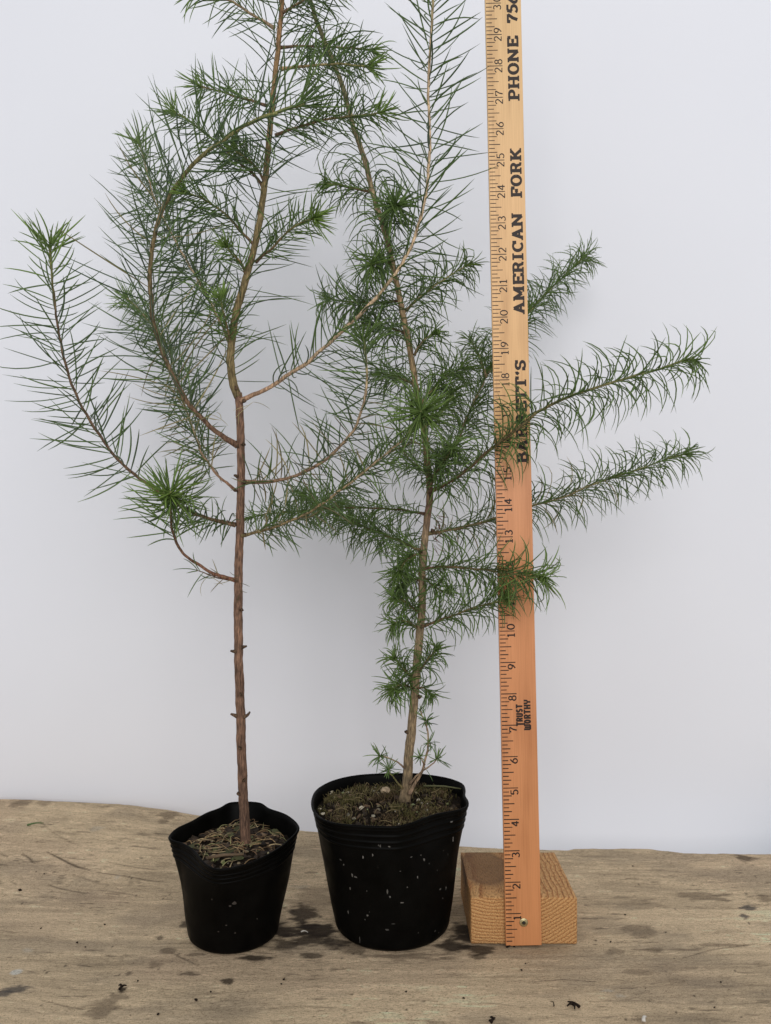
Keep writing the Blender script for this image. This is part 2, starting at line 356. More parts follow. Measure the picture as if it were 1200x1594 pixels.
def crack(pts, wpx, amt=0.85, depth=0.0009):
    global C, ZZ
    P = np.array([px_board(*p) for p in pts]); P = catmull([np.array([a, b_]) for a, b_ in P], 8)
    sel = np.nonzero((XX > P[:, 0].min()-.01) & (XX < P[:, 0].max()+.01) & (YY > P[:, 1].min()-.02) & (YY < P[:, 1].max()+.02))
    Xs, Ys = XX[sel], YY[sel]; D = np.full(Xs.shape, 9.0); Wd = np.full(Xs.shape, 1.0)
    for i in range(len(P)-1):
        a, b_ = P[i], P[i+1]; ab = b_-a; L2 = ab.dot(ab)+1e-12
        t = np.clip(((Xs-a[0])*ab[0]+(Ys-a[1])*ab[1])/L2, 0, 1)
        dd = np.hypot(Xs-a[0]-t*ab[0], (Ys-a[1]-t*ab[1])*0.55)
        g = (i+t)/(len(P)-1); wd = wpx*PX*(0.25+0.75*np.sin(np.pi*np.clip(g, 0.02, 0.98)))
        k = dd < D; D = np.where(k, dd, D); Wd = np.where(k, wd, Wd)
    mk = amt*(1-sstep(0.3, 1.25, D/Wd)); ZZ[sel] -= depth*mk
    C[sel] = C[sel]*(1-mk[..., None]) + mk[..., None]*np.array([0.030, 0.022, 0.016])
for pts, wd, a in [([(72,1325),(95,1337),(118,1348),(140,1354)],1.9,.85),([(35,1329),(47,1337),(52,1344)],1.7,.8),([(150,1358),(190,1363),(230,1370),(275,1376)],1.3,.6),
                   ([(165,1341),(210,1350),(250,1355)],1.2,.5),([(115,1362),(145,1372),(170,1378)],1.2,.5),([(75,1377),(105,1386),(142,1392)],1.4,.6),([(0,1328),(12,1334)],1.4,.6),
                   ([(45,1265),(90,1300),(130,1318)],1.0,.4),([(150,1385),(190,1390),(228,1398)],1.1,.45),([(60,1555),(100,1565),(140,1573)],1.2,.5),([(265,1482),(290,1492),(310,1502)],1.5,.6),
                   ([(0,1447),(30,1452)],1.2,.45),([(15,1370),(28,1378)],1.2,.5),([(960,1371),(985,1368),(1015,1372)],1.0,.4),([(1055,1493),(1110,1478),(1180,1468)],1.2,.45),
                   ([(1060,1410),(1130,1414),(1200,1408)],1.0,.35),([(820,1530),(870,1524),(930,1528)],1.0,.4),([(690,1565),(760,1562),(820,1568)],1.0,.35),([(410,1570),(470,1566),(540,1572)],1.0,.35),
                   ([(480,1350),(520,1346),(560,1352)],1.0,.35),([(900,1560),(980,1556),(1060,1562)],1.0,.3),([(220,1300),(260,1308),(300,1312)],1.0,.35)]:
    crack(pts, wd, a)
for k in range(90):                                   # pin-head dirt
    stain(random.uniform(0,1200), random.uniform(1335,1590), random.uniform(1.2,3.2), random.uniform(1.0,2.0), wet, random.uniform(.4,.9), 0.5)
C = np.clip(C, 0.012, 0.7)
verts = np.stack([XX, YY, ZZ], -1).reshape(-1, 3)
idx = np.arange(nx*ny).reshape(ny, nx)
quads = np.stack([idx[:-1, :-1], idx[:-1, 1:], idx[1:, 1:], idx[1:, :-1]], -1).reshape(-1, 4)
# sides and underside
peri = np.concatenate([idx[0, :], idx[1:, -1], idx[-1, -2::-1], idx[-2:0:-1, 0]])
low = verts[peri].copy(); low[:, 2] = -0.045
nb = len(verts); k = len(peri)
side = np.stack([peri, nb+np.arange(k), nb+(np.arange(k)+1) % k, np.roll(peri, -1)], -1)
me = bpy.data.meshes.new('wooden_board')
allv = np.concatenate([verts, low]); allf = np.concatenate([quads, side])
me.vertices.add(len(allv)); me.vertices.foreach_set('co', allv.astype(np.float32).ravel())
me.loops.add(len(allf)*4); me.loops.foreach_set('vertex_index', allf.astype(np.int32).ravel())
me.polygons.add(len(allf)); me.polygons.foreach_set('loop_start', np.arange(0, len(allf)*4, 4, dtype=np.int32))
me.polygons.foreach_set('use_smooth', np.ones(len(allf), dtype=bool))
me.update(); me.validate()
ca = me.color_attributes.new('Col', 'FLOAT_COLOR', 'POINT')
cc = np.concatenate([C.reshape(-1, 3), C.reshape(-1, 3)[peri]]); cc = np.concatenate([cc, np.ones((len(cc), 1))], 1)
ca.data.foreach_set('color', cc.astype(np.float32).ravel())
me.materials.append(M['board'])
board = bpy.data.objects.new('wooden_board', me); COL.objects.link(board)
tag(board, 'weathered grey brown wooden board with cracks and damp stains under the pots', 'board', kind='structure')

BD = 0.955
mb = MB(); bx = np.linspace(-1.0, 1.0, 121); bz = np.linspace(-0.35, 1.25, 121)
vs = []
for side_ in (0, 1):
    for z in bz:
        for x in bx:
            y = BD + 0.006*math.sin(x*3.1+0.6) + 0.004*math.sin(z*4.0+x*2) + 0.0015*side_
            cx = max(0.0, (x-0.28)/0.22); cz = max(0.0, (0.10-z)/0.16)          # lower right corner bent back so that it shades darker
            y += 0.075*min(1.8, cx)**2*min(2.2, cz)**2
            vs.append((x, y, z))
fs = []
for side_ in (0, 1):
    o_ = side_*121*121
    for j in range(120):
        for i in range(120):
            q = (o_+j*121+i, o_+j*121+i+1, o_+(j+1)*121+i+1, o_+(j+1)*121+i)
            fs.append(q if side_ == 0 else q[::-1])
mb.add(vs, fs); bd = mb.build('backdrop', M['backdrop'])
tag(bd, 'plain white backdrop sheet hanging behind the saplings', 'backdrop', kind='structure')

# ------------------------------------------------------------------ pots
def outline(px_pts, z0, slope, ymid):
    """rim outline in the photograph -> points on the (slightly tilted) rim plane"""
    out = []
    for px, py in px_pts:
        # z = z0 + slope*(d-ymid);  CAMZ - (py-797)/F*d = z
        k_ = (py-797)/F; d = (CAMZ - z0 + slope*ymid)/(k_+slope)
        out.append(at(px, py, d))
    return np.array([tuple(p) for p in out])
rimL = [(264,1303),(275,1291),(298,1280),(321,1267),(342,1259),(355,1251.5),(370,1249.5),(392,1249.5),(407,1252),(419,1260),(442,1268),(457,1278),(464,1288),(462,1296),(451,1307),(438,1318),(419,1330),(399,1340),(384,1346),(365,1351),(343,1354),(328,1351),(315,1341),(302,1325),(284,1314),(268,1309)]
rimR = [(486,1252),(488,1240),(494,1230),(508,1221),(523,1215),(543,1210),(565,1207),(590,1205.5),(615,1205),(640,1205),(657,1206),(690,1211),(708,1216),(720,1222),(723,1231),(722.5,1239),(727,1247),(727,1255),(718,1260.5),(707,1263),(690,1266),(673,1270),(656,1276),(640,1282),(620,1287),(600,1287.5),(569,1286.5),(532,1284),(512,1280),(498,1273.5),(489,1263)]
def polar(P, n=120):
    c0 = np.array([(P[:,0].max()+P[:,0].min())/2, (P[:,1].max()+P[:,1].min())/2])
    Q = catmull([p for p in P], 6, closed=True)
    a = np.arctan2(Q[:,1]-c0[1], Q[:,0]-c0[0]); o = np.argsort(a); a = a[o]; Q = Q[o]
    a3 = np.concatenate([a-2*np.pi, a, a+2*np.pi]); r = np.hypot(Q[:,0]-c0[0], Q[:,1]-c0[1])
    th = np.linspace(-np.pi, np.pi, n, endpoint=False)
    return c0, th, np.interp(th, a3, np.tile(r, 3)), np.interp(th, a3, np.tile(Q[:,2], 3))
def make_pot(rim_px, z0, slope, ymid, base_c, base_r, mat, label, soil_drop, seed, sub=0.0):
    c1, th, R, Z = polar(outline(rim_px, z0, slope, ymid))
    n = len(th); rm = R.mean(); c0 = np.array(base_c)
    t_ = thing('plant_pot', (c0[0], c0[1], 0), label, 'plant pot')
    rr = np.random.default_rng(seed); ph = rr.random(6)*6.28
    rings = []
    def ring(t, off=0.0, dz=0.0):
        cx = c0*(1-t)+c1*t
        r = base_r*(1-t)+rm*t+(R-rm)*t**2.6+off
        r = r + 0.0009*np.sin(3*th+ph[0]+4*t)*math.sin(t*3.14) + 0.0005*np.sin(5*th+ph[1]-6*t)*math.sin(t*3.14)
        return np.stack([cx[0]+r*np.cos(th), cx[1]+r*np.sin(th), t*Z+dz], 1)
    rings.append(ring(0.0, -base_r*0.97, 0.0006)); rings.append(ring(0.0, -0.006, 0.0004)); rings.append(ring(0.008, -0.0022)); rings.append(ring(0.03, -0.0004))
    for t in np.linspace(0.05, 0.80, 26): rings.append(ring(t))
    for t in np.linspace(0.81, 0.975, 44):                       # three shallow ridges below the rim
        g = (t-0.81)/0.165*3.5; rings.append(ring(t, 0.0007*max(0, math.sin(g*2*math.pi-1.2))))
    rings += [ring(0.982, 0.0004), ring(0.992, 0.0011), ring(1.0, 0.0011, 0.0002), ring(1.0, 0.0004, 0.0009), ring(1.0, -0.0006, 0.0008), ring(0.992, -0.0012)]
    for t in np.linspace(0.97, 0.66, 22): rings.append(ring(t, -0.0015))
    Vt = np.concatenate(rings); F_ = []
    for j in range(len(rings)-1):
        for i in range(n):
            F_.append((j*n+i, j*n+(i+1) % n, (j+1)*n+(i+1) % n, (j+1)*n+i))
    F_.append(tuple(range(n-1, -1, -1)))
    m_ = MB(); m_.add(Vt, F_); body = keep(m_.build('pot_wall', M[mat]), t_)
    # soil
    def soil_z(x, y):
        a = np.arctan2(y-c1[1], x-c1[0]); rho = np.hypot(x-c1[0], y-c1[1])/np.interp(a, np.r_[th, np.pi], np.r_[R, R[0]])
        zp = z0 + 0.25*slope*(y-ymid) - soil_drop
        return zp + 0.004*(1-rho**2) + 0.006*(fbm(np.atleast_1d(x)*90, np.atleast_1d(y)*90, seed+5)-0.5)[0]
    ms = MB(); nr = 40; pts = []
    for j in range(nr+1):
        q = j/nr
        for i in range(n):
            r = R[i]*0.955*q; x = c1[0]+r*math.cos(th[i]); y = c1[1]+r*math.sin(th[i]); pts.append((x, y, soil_z(x, y)))
    fs_ = [(j*n+i, j*n+(i+1) % n, (j+1)*n+(i+1) % n, (j+1)*n+i) for j in range(nr) for i in range(n)]
    ms.add(pts, fs_); soil = keep(ms.build('soil', M['soil']), t_)
    def pick(rmax=0.9):
        i = rr.integers(n); q = math.sqrt(rr.random())*rmax
        x = c1[0]+R[i]*q*math.cos(th[i]); y = c1[1]+R[i]*q*math.sin(th[i]); return x, y, soil_z(x, y)
    def inside(x, y):
        a = math.atan2(y-c1[1], x-c1[0]); return math.hypot(x-c1[0], y-c1[1])/float(np.interp(a, np.r_[th, np.pi], np.r_[R, R[0]]))
    return t_, soil, pick, soil_z, rr, inside
def blob(mb_, c, r, rr, col=None, squash=0.7):
    """a faceted little stone: jittered octahedron, once subdivided"""
    bm = bmesh.new(); bmesh.ops.create_icosphere(bm, subdivisions=1, radius=r)
    for v_ in bm.verts: v_.co *= 0.55+0.8*rr.random(); v_.co.z *= squash
    rot = Matrix.Rotation(rr.random()*6.28, 3, 'Z') @ Matrix.Rotation(rr.random()*1.0-0.5, 3, 'X')
    mb_.add([rot @ v_.co + Vector(c) for v_ in bm.verts], [[v_.index for v_ in f.verts] for f in bm.faces], col); bm.free()
def strand(mb_, P, r0, r1, col, sides=4):
    P = np.array(P); T, A, B = frames(P); n = len(P); vs_ = []
    for i in range(n):
        r = r0+(r1-r0)*i/(n-1)
        for k in range(sides):
            a = 2*math.pi*k/sides; vs_.append(P[i]+r*(math.cos(a)*A[i]+math.sin(a)*B[i]))
    fs_ = [(i*sides+k, i*sides+(k+1) % sides, (i+1)*sides+(k+1) % sides, (i+1)*sides+k) for i in range(n-1) for k in range(sides)]
    fs_ += [tuple(range(sides-1, -1, -1)), tuple(range((n-1)*sides, n*sides))]
    mb_.add(vs_, fs_, col)
def curl_path(p, ang, L, bend, lift, n=6):
    x, y, z = p; out = [(x, y, z)]
    for i in range(n):
        ang += bend/n; x += math.cos(ang)*L/n; y += math.sin(ang)*L/n
        out.append((x, y, z + lift*math.sin(math.pi*(i+1)/n)))
    return out

# --- left pot: dry needle litter, grit
potL, soilL, pickL, szL, rr, inL = make_pot(rimL, 0.0835, 0.08, 0.69, (-0.1272, 0.690), 0.0368, 'pot_clean',
    'smaller black plastic pot with bent diamond-shaped rim holding the left sapling', 0.0125, 21)
mb = MB()
for k in range(170):
    x, y, z = pickL(0.80); L = rr.uniform(0.006, 0.019); c_ = [(0.30,0.20,0.10),(0.22,0.14,0.07),(0.36,0.27,0.15),(0.13,0.075,0.04),(0.24,0.22,0.10)][rr.integers(5)]; g = rr.uniform(.5, 1.6)
    P_ = curl_path((x, y, z+0.0008+0.003*rr.random()), rr.random()*6.28, L, rr.normal()*0.9, rr.random()*0.0025)
    if inL(*P_[-1][:2]) < .88 and inL(*P_[3][:2]) < .88: strand(mb, P_, rr.uniform(.00028, .00045), 0.00022, (c_[0]*g, c_[1]*g, c_[2]*g, 1))
keep(tag(mb.build('dry_needles', M['litter']), 'pale dry fallen needles', kind='stuff'), potL).parent = soilL
mb = MB()
for k in range(80):
    x, y, z = pickL(0.76); c_ = [(0.42,0.36,0.25),(0.30,0.26,0.15),(0.20,0.15,0.09),(0.16,0.18,0.07)][rr.integers(4)]
    g = rr.uniform(.4, 1.0); blob(mb, (x, y, z+0.0008), rr.uniform(0.0007, 0.0022), rr, (c_[0]*g, c_[1]*g, c_[2]*g, 1))
tag(mb.build('grit', M['litter'], smooth=False), kind='stuff').parent = soilL
mb = MB()
for k in range(150):                                                     # clods
    x, y, z = pickL(0.84); g = rr.uniform(.3, 1)
    blob(mb, (x, y, z), rr.uniform(0.0012, 0.0048), rr, (0.034*g, 0.022*g, 0.014*g, 1))
tag(mb.build('soil_clods', M['litter'], smooth=False), kind='stuff').parent = soilL
mb = MB()
for k in range(26):                                                      # liverwort scales
    x, y, z = pickL(0.86); r = rr.uniform(0.0018, 0.0042); g = rr.uniform(.5, 1.1); a0 = rr.random()*6.28; tx, ty = rr.normal()*.5, rr.normal()*.5
    pts = [(x, y, z+0.003)]+[(x+r*math.cos(a0+a)*(1+.25*rr.normal()), y+r*math.sin(a0+a)*(1+.25*rr.normal()), z+0.0028+r*(tx*math.cos(a)+ty*math.sin(a))*.5) for a in np.linspace(0, 6.28, 9)[:-1]]
    mb.add(pts, [(0, i, i % 8+1) for i in range(1, 9)], (0.085*g, 0.085*g, 0.035*g, 1))
tag(mb.build('liverwort', M['litter']), kind='stuff').parent = soilL
mb = MB(); x0, y0 = at(355, 1330, 0.655)[:2]
strand(mb, [(x0-0.016, y0+0.001, szL(x0-.016, y0)+.004), (x0-.004, y0, szL(x0, y0)+.006), (x0+0.012, y0+0.003, szL(x0+.012, y0)+.0045)], 0.0016, 0.0009, (0.13, 0.085, 0.05, 1), 6)
tag(mb.build('wood_chip', M['litter'])).parent = soilL

def chips(pick, parent, n, seed):
    r2_ = np.random.default_rng(seed); m2 = MB()
    for k in range(n):
        x, y, z = pick(0.78); L_ = r2_.uniform(.0022, .0062); w2 = L_*r2_.uniform(.3, .7); h2 = r2_.uniform(.0006, .0015)
        rot = Matrix.Rotation(r2_.random()*6.28, 3, 'Z') @ Matrix.Rotation(r2_.normal()*.45, 3, 'X') @ Matrix.Rotation(r2_.normal()*.35, 3, 'Y'); b8 = []
        for sz in (-1, 1):
            for sy in (-1, 1):
                for sx2 in (-1, 1): b8.append(rot @ Vector((sx2*L_/2*(.7+.5*r2_.random()), sy*w2/2*(.7+.5*r2_.random()), sz*h2/2))+Vector((x, y, z+.0016)))
        g = r2_.uniform(.35, 1.2); c_ = [(.12, .075, .043), (.19, .125, .075), (.06, .038, .024)][r2_.integers(3)]
        m2.add(b8, [(0,2,3,1), (4,5,7,6), (0,1,5,4), (2,6,7,3), (0,4,6,2), (1,3,7,5)], (c_[0]*g, c_[1]*g, c_[2]*g, 1))
    tag(m2.build('bark_chips', M['litter'], smooth=False), kind='stuff').parent = parent
chips(pickL, soilL, 95, 61)
# --- right pot: moss, grit, a beige stone
potR, soilR, pickR, szR, rr, inR = make_pot(rimR, 0.105, 0.0, 0.705, (0.0058, 0.705), 0.0478, 'pot_specked',
    'larger round black plastic pot with white specks holding the right sapling', 0.0095, 33)
chips(pickR, soilR, 90, 62)
mb = MB()
clumps = [(pickR(0.95), rr.uniform(.006, .016), rr.integers(3)) for k in range(60)]
for k in range(3400):
    (cx, cy, cz), cr, kind = clumps[rr.integers(60)]
    x = cx+rr.normal()*cr*.55; y = cy+rr.normal()*cr*.55
    if inR(x, y) > 0.90: continue
    z = szR(x, y)
    c_ = [(0.066,0.056,0.018),(0.058,0.038,0.018),(0.105,0.084,0.036)][kind]; g = rr.uniform(.6, 1.9)
    L = rr.uniform(.002, .006); a = rr.random()*6.28; s_ = rr.uniform(.2, 1.0)
    strand(mb, [(x, y, z-.001), (x+math.cos(a)*L*s_*.4, y+math.sin(a)*L*s_*.4, z+L*.6), (x+math.cos(a)*L*s_, y+math.sin(a)*L*s_, z+L*.9)], 0.00042, 0.00022, (c_[0]*g, c_[1]*g, c_[2]*g, 1), 3)
tag(mb.build('moss', M['litter']), kind='stuff').parent = soilR
mb = MB()
for k in range(60):
    x, y, z = pickR(0.82); c_ = [(0.45,0.40,0.30),(0.30,0.25,0.15),(0.22,0.16,0.10),(0.30,0.33,0.16)][rr.integers(4)]
    g = rr.uniform(.3, .9); blob(mb, (x, y, z+0.0016), rr.uniform(0.0006, 0.0018), rr, (c_[0]*g, c_[1]*g, c_[2]*g, 1))
for px, py, r in [(498,1264,.0016),(503,1272,.0018),(515,1240,.0013),(517,1237,.0014),(562,1266,.0026),(520,1247,.0013),(651,1253,.0022),(564,1222,.0015)]:
    d = 0.257*F/(py-797); x, y = at(px, py, d)[:2]
    blob(mb, (x, y, szR(x, y)+.0022), r, rr, (0.50, 0.44, 0.33, 1))
tag(mb.build('grit', M['litter'], smooth=False), kind='stuff').parent = soilR
mb = MB()
for k in range(200):
    x, y, z = pickR(0.86); g = rr.uniform(.3, 1)
    blob(mb, (x, y, z), rr.uniform(0.0015, 0.0032), rr, (0.045*g, 0.030*g, 0.018*g, 1))
tag(mb.build('soil_clods', M['litter'], smooth=False), kind='stuff').parent = soilR
mb = MB()
for k in range(34):
    x, y, z = pickR(0.80); g = rr.uniform(.6, 1.1)
    strand(mb, curl_path((x, y, z+0.002+0.003*rr.random()), rr.random()*6.28, rr.uniform(.005, .015), rr.normal()*0.8, rr.random()*0.003), 0.0003, 0.0002, (0.24*g, 0.18*g, 0.09*g, 1))
x0, y0 = at(690, 1226, 0.745)[:2]
strand(mb, [(x0-0.018, y0, szR(x0-.018, y0)+.005), (x0, y0, szR(x0, y0)+.007), (x0+0.018, y0-.001, szR(x0+.018, y0)+.007)], 0.0009, 0.0006, (0.10, 0.10, 0.045, 1), 6)
tag(mb.build('dry_needles', M['litter']), kind='stuff').parent = soilR
bm = bmesh.new(); bmesh.ops.create_icosphere(bm, subdivisions=3, radius=1)
for v_ in bm.verts:
    c_ = v_.co; c_ *= 1+0.16*math.sin(3*c_.x+1.3)*math.cos(2.3*c_.y)+0.07*math.sin(7*c_.z+4*c_.x)
x0, y0 = at(600, 1224, 0.74)[:2]
M4 = Matrix.Translation((x0, y0, szR(x0, y0)+.0045)) @ Matrix.Rotation(0.25, 4, 'Y') @ Matrix.Diagonal((.0052, .0040, .0033, 1))
bm.transform(M4); me = bpy.data.meshes.new('stone'); bm.to_mesh(me); bm.free(); me.polygons.foreach_set('use_smooth', [True]*len(me.polygons)); me.materials.append(M['stone'])
o = bpy.data.objects.new('stone', me); COL.objects.link(o); keep(o, potR); o.matrix_parent_inverse = Matrix.Identity(4); o.parent = soilR; o['label'] = 'rounded beige stone'
# chalky splash marks on the larger pot's front, found by casting a ray on its wall
from mathutils.bvhtree import BVHTree
wallR = [c for c in potR.children if c.name.startswith('pot_wall')][0]
bvh = BVHTree.FromPolygons([v_.co for v_ in wallR.data.vertices], [tuple(p.vertices) for p in wallR.data.polygons])
mb = MB(); rs = np.random.default_rng(9)
def on_pot(px, py):
    o_ = Vector((0, 0, CAMZ)); hit = bvh.ray_cast(o_, (at(px, py, 1.0)-o_).normalized()); return hit[0], hit[1]
specks = [(530,1338,3,2),(535,1346,2,2),(548,1362,2,4),(553,1365,4,2),(603,1388,1.5,5),(607,1396,2,2),(660,1338,2,3),(668,1344,2,1.5),(545,1383,1.5,3),(572,1425,2.2,2.2),(602,1447,4,2.5),(612,1438,5,1),(685,1384,3,2),(694,1382,1.5,4),(689,1398,1.5,2),(705,1306,1.2,6),(711,1342,1.2,6),(703,1279,3,1.5),(677,1449,3,2),(560,1462,1,7),(542,1420,1.5,4),(626,1405,4,1.2),(580,1331,1.5,3),(606,1318,3,1.5),(592,1317,1.5,3),(634,1381,1.5,1.5),(650,1365,1.2,3),(640,1334,2,1),(655,1331,1.5,1.5),(665,1470,2,1.5),(589,1316,1,2),(571,1387,1.5,1.5),(623,1356,1.2,1.2),(565,1334,1.5,2.5),(697,1330,1,4)]
for px, py, a, b_ in specks + [(rs.uniform(515, 705), rs.uniform(1310, 1465), rs.uniform(.5, 1.3), rs.uniform(.5, 1.6)) for k in range(8)]:
    h_, n_ = on_pot(px, py)
    if h_ is None: continue
    n_ = n_.normalized(); n_ = n_ if n_.y < 0 else -n_; t1 = Vector((0, 0, 1)).cross(n_).normalized(); t2 = n_.cross(t1); m_ = 9; g = rs.uniform(.05, .34) if a*b_ > 1.8 else rs.uniform(.04, .2)
    ring_ = [h_+n_*0.00012+(t1*math.cos(6.283*i/m_)*a+t2*math.sin(6.283*i/m_)*b_)*PX*(0.55+0.7*rs.random())*.8 for i in range(m_)]
    mb.add([h_+n_*0.00022]+ring_, [(0, 1+i, 1+(i+1) % m_) for i in range(m_)], (0.40*g, 0.37*g, 0.33*g, 1))
tag(keep(mb.build('lime_specks', M['litter']), potR), 'chalky white splash marks', kind='stuff')
mb = MB(); wallL = [c for c in potL.children if c.name.startswith('pot_wall')][0]
bvh = BVHTree.FromPolygons([v_.co for v_ in wallL.data.vertices], [tuple(p.vertices) for p in wallL.data.polygons])
for px, py, a, b_ in [(364,1406,4,3),(358,1410,2,1.5),(352,1440,2,1.2),(340,1450,1.5,1),(366,1452,1.5,1),(330,1400,1,2),(400,1430,1,1.4)]:
    h_, n_ = on_pot(px, py); n_ = n_ if n_.y < 0 else -n_; t1 = Vector((0, 0, 1)).cross(n_).normalized(); t2 = n_.cross(t1); m_ = 9
    ring_ = [h_+n_*0.00012+(t1*math.cos(6.283*i/m_)*a+t2*math.sin(6.283*i/m_)*b_)*PX*(0.55+0.7*rs.random()) for i in range(m_)]
    mb.add([h_+n_*0.00022]+ring_, [(0, 1+i, 1+(i+1) % m_) for i in range(m_)], (0.05, 0.042, 0.036, 1))
tag(keep(mb.build('lime_specks', M['litter']), potL), 'faint grey marks', kind='stuff')
# the soil object keeps its own inverse, so sub-parts built in world space need the pot's offset undone
for so in (soilL, soilR):
    for ch in so.children: ch.matrix_parent_inverse = Matrix.Identity(4)

# ------------------------------------------------------------------ saplings
DARK = np.array([0.092, 0.146, 0.058]); MID = np.array([0.165, 0.260, 0.060]); BRIGHT = np.array([0.280, 0.410, 0.090]); DRY = np.array([0.46, 0.39, 0.19])
BLUE = np.array([0.080, 0.128, 0.064])

def fill_path(pts, d0, d1):
    P = [tuple(p) for p in pts]; n = len(P)
    q = np.array([p[:2] for p in P], float); s = np.r_[0, np.cumsum(np.linalg.norm(np.diff(q, axis=0), axis=1))]; s /= s[-1]
    known = {0: d0, n-1: d1}
    for i, p in enumerate(P):
        if len(p) > 2: known[i] = p[2]
    ks = sorted(known); D = np.interp(s, [s[k] for k in ks], [known[k] for k in ks])
    return [np.array(at(q[i][0], q[i][1], D[i])) for i in range(n)]

def stem(name, pts3, r0, r1, parent, cfun, sides=10, wob=0.0003, rough=0.06, step=0.0015, flare=0.0, seed=0, taper=1.0, lump=0.20):
    C0 = catmull(pts3, 10); C_, q = resample(C0, step); n = len(C_); L = q[-1]
    r_ = np.random.default_rng(seed)
    if wob:
        for ax in range(3):
            C_[:, ax] += wob*(fbm(q*90+seed, q*0+ax*7.3, 200+seed % 40, 3)-0.5)*2*np.minimum(1, q/0.01)
    T, A, B = frames(C_); u = q/L
    R = r0+(r1-r0)*u**taper
    R = R*(1+lump*(fbm(q*190, q*0+1, 240+seed % 30, 3)-0.5))
    if flare: R = R*(1+flare*np.exp(-q/0.008))
    th = np.linspace(0, 2*np.pi, sides, endpoint=False)
    rel = fbm(np.outer(q*120, np.ones(sides)), np.outer(np.ones(n), np.cos(th)*2.2+5)+np.outer(np.ones(n), np.sin(th)*1.7), 260+seed % 20, 3)-0.5
    RR = R[:, None]*(1+rough*2*rel)
    V_ = C_[:, None, :]+RR[..., None]*(np.cos(th)[None, :, None]*A[:, None, :]+np.sin(th)[None, :, None]*B[:, None, :])
    mb_ = MB()
    fs_ = [(i*sides+k, i*sides+(k+1) % sides, (i+1)*sides+(k+1) % sides, (i+1)*sides+k) for i in range(n-1) for k in range(sides)]
    fs_ += [tuple(range(sides-1, -1, -1)), tuple(range((n-1)*sides, n*sides))]
    cols = [tuple(cfun(u[i]))+(1.0,) for i in range(n) for k in range(sides)]
    mb_.add(V_.reshape(-1, 3), fs_, cols)
    return mb_.build(name, M['bark'], parent), C_, q, T, A, B

class Needles:
    def __init__(self): self.V = []; self.F = []; self.C = []; self.n = 0
    def add(self, p, u0, bend, L, r, col, seg=6):
        """one tapered needle, flat-triangular in section, bending towards u0+bend"""
        P = [np.array(p)]; ds = L/seg; dirs = []
        for i in range(seg):
            d = norm(u0+bend*((i+0.5)/seg)); dirs.append(d); P.append(P[-1]+d*ds)
        a = norm(np.cross(dirs[0], np.array([0.37, 0.21, 0.9]))); prof = [0.55, 0.95, 1.0, 1.0, 0.92, 0.7, 0.12]
        vs_ = []
        for i in range(seg+1):
            d = dirs[min(i, seg-1)]; a = norm(a-d*a.dot(d)); b_ = np.cross(d, a); rad = r*prof[i]
            vs_ += [P[i]+a*rad, P[i]-a*rad*0.6+b_*rad*0.72, P[i]-a*rad*0.6-b_*rad*0.72]
        b0 = self.n; self.V += vs_
        for i in range(seg):
            for k in range(3): self.F.append((b0+i*3+k, b0+i*3+(k+1) % 3, b0+(i+1)*3+(k+1) % 3, b0+(i+1)*3+k))
        self.C += [tuple(col)+(1.0,)]*len(vs_); self.n += len(vs_)
    def build(self, parent):
        mb_ = MB(); mb_.v = [tuple(v) for v in self.V]; mb_.f = self.F; mb_.c = self.C
        return tag(mb_.build('needles', M['needle'], parent), kind='stuff')

def clothe(parent, C_, q, T, A, B, rad, dens, nl, ang=58, ct=0.25, cg=0.15, start=0.05, stop=1.0, tip=14, tipb=0.7, dark=DARK, nr=0.00052, dry=0.0, jit=13, seed=0, tang=(12, 55), tl=None, mid=0.25, up=0.0, rb=0.28, ts=0.07):
    """needles along a shoot; dens per photograph pixel, nl = (base, middle, end) lengths in px"""
    r_ = np.random.default_rng(900+seed); L = q[-1]; nd = Needles()
    n = int(L/PX*dens*(stop-start)*(1.5 if ct < 0 else 1.35)); ga = 2.39996; az = r_.random()*6.28
    for k in range(n+tip):
        if k < n: s = start+(stop-start)*(k+r_.random())/n
        else: s = 1-ts*r_.random()**1.3*min(1.0, 0.16/L) if stop >= 1 else None
        if s is None: continue
        f = s*(len(C_)-1); i = min(int(f), len(C_)-2); t = f-i
        p = C_[i]*(1-t)+C_[i+1]*t; Tt = T[i]
        az += ga+r_.normal()*0.35
        Rd = math.cos(az)*A[i]+math.sin(az)*B[i]
        near = sstep(0.86, 1.0, s) if stop >= 1 else 0.0
        if k < n: a = math.radians(ang*(1-0.30*near)+r_.normal()*jit)
        else: a = math.radians(r_.uniform(*tang))
        ln = np.interp(s, [0, 0.18, 0.6, 1.0], [nl[0], nl[1], nl[1], nl[2]])*PX*r_.uniform(0.72, 1.12)*1.22
        if k >= n: ln = (tl or nl[2])*PX*r_.uniform(0.6, 1.08)*1.15*(0.45+0.55*sstep(5, 60, math.degrees(a)))
        u0 = math.cos(a)*Tt+math.sin(a)*Rd
        bend = ct*Tt*r_.normal(1, 0.35)+np.array([0, 0, -1.0])*cg*r_.normal(1, 0.4)+np.array([0, 0, 1.0])*up+r_.normal(size=3)*rb
        m_ = np.clip(r_.normal(mid, 0.25), 0, 1); base_c = dark*(1-m_)+MID*m_
        br = tipb*sstep(0.80, 1.0, s)*r_.uniform(0.4, 1.0) if stop >= 1 else 0
        c_ = base_c*(1-br)+BRIGHT*br
        if r_.random() < dry*(1-s)**1.5: c_ = DRY*r_.uniform(0.5, 1.0)
        nd.add(p+Rd*rad*0.5, u0, bend, ln, nr*1.12*r_.uniform(0.8, 1.15), c_*r_.uniform(0.8, 1.2))
    return nd.build(parent)

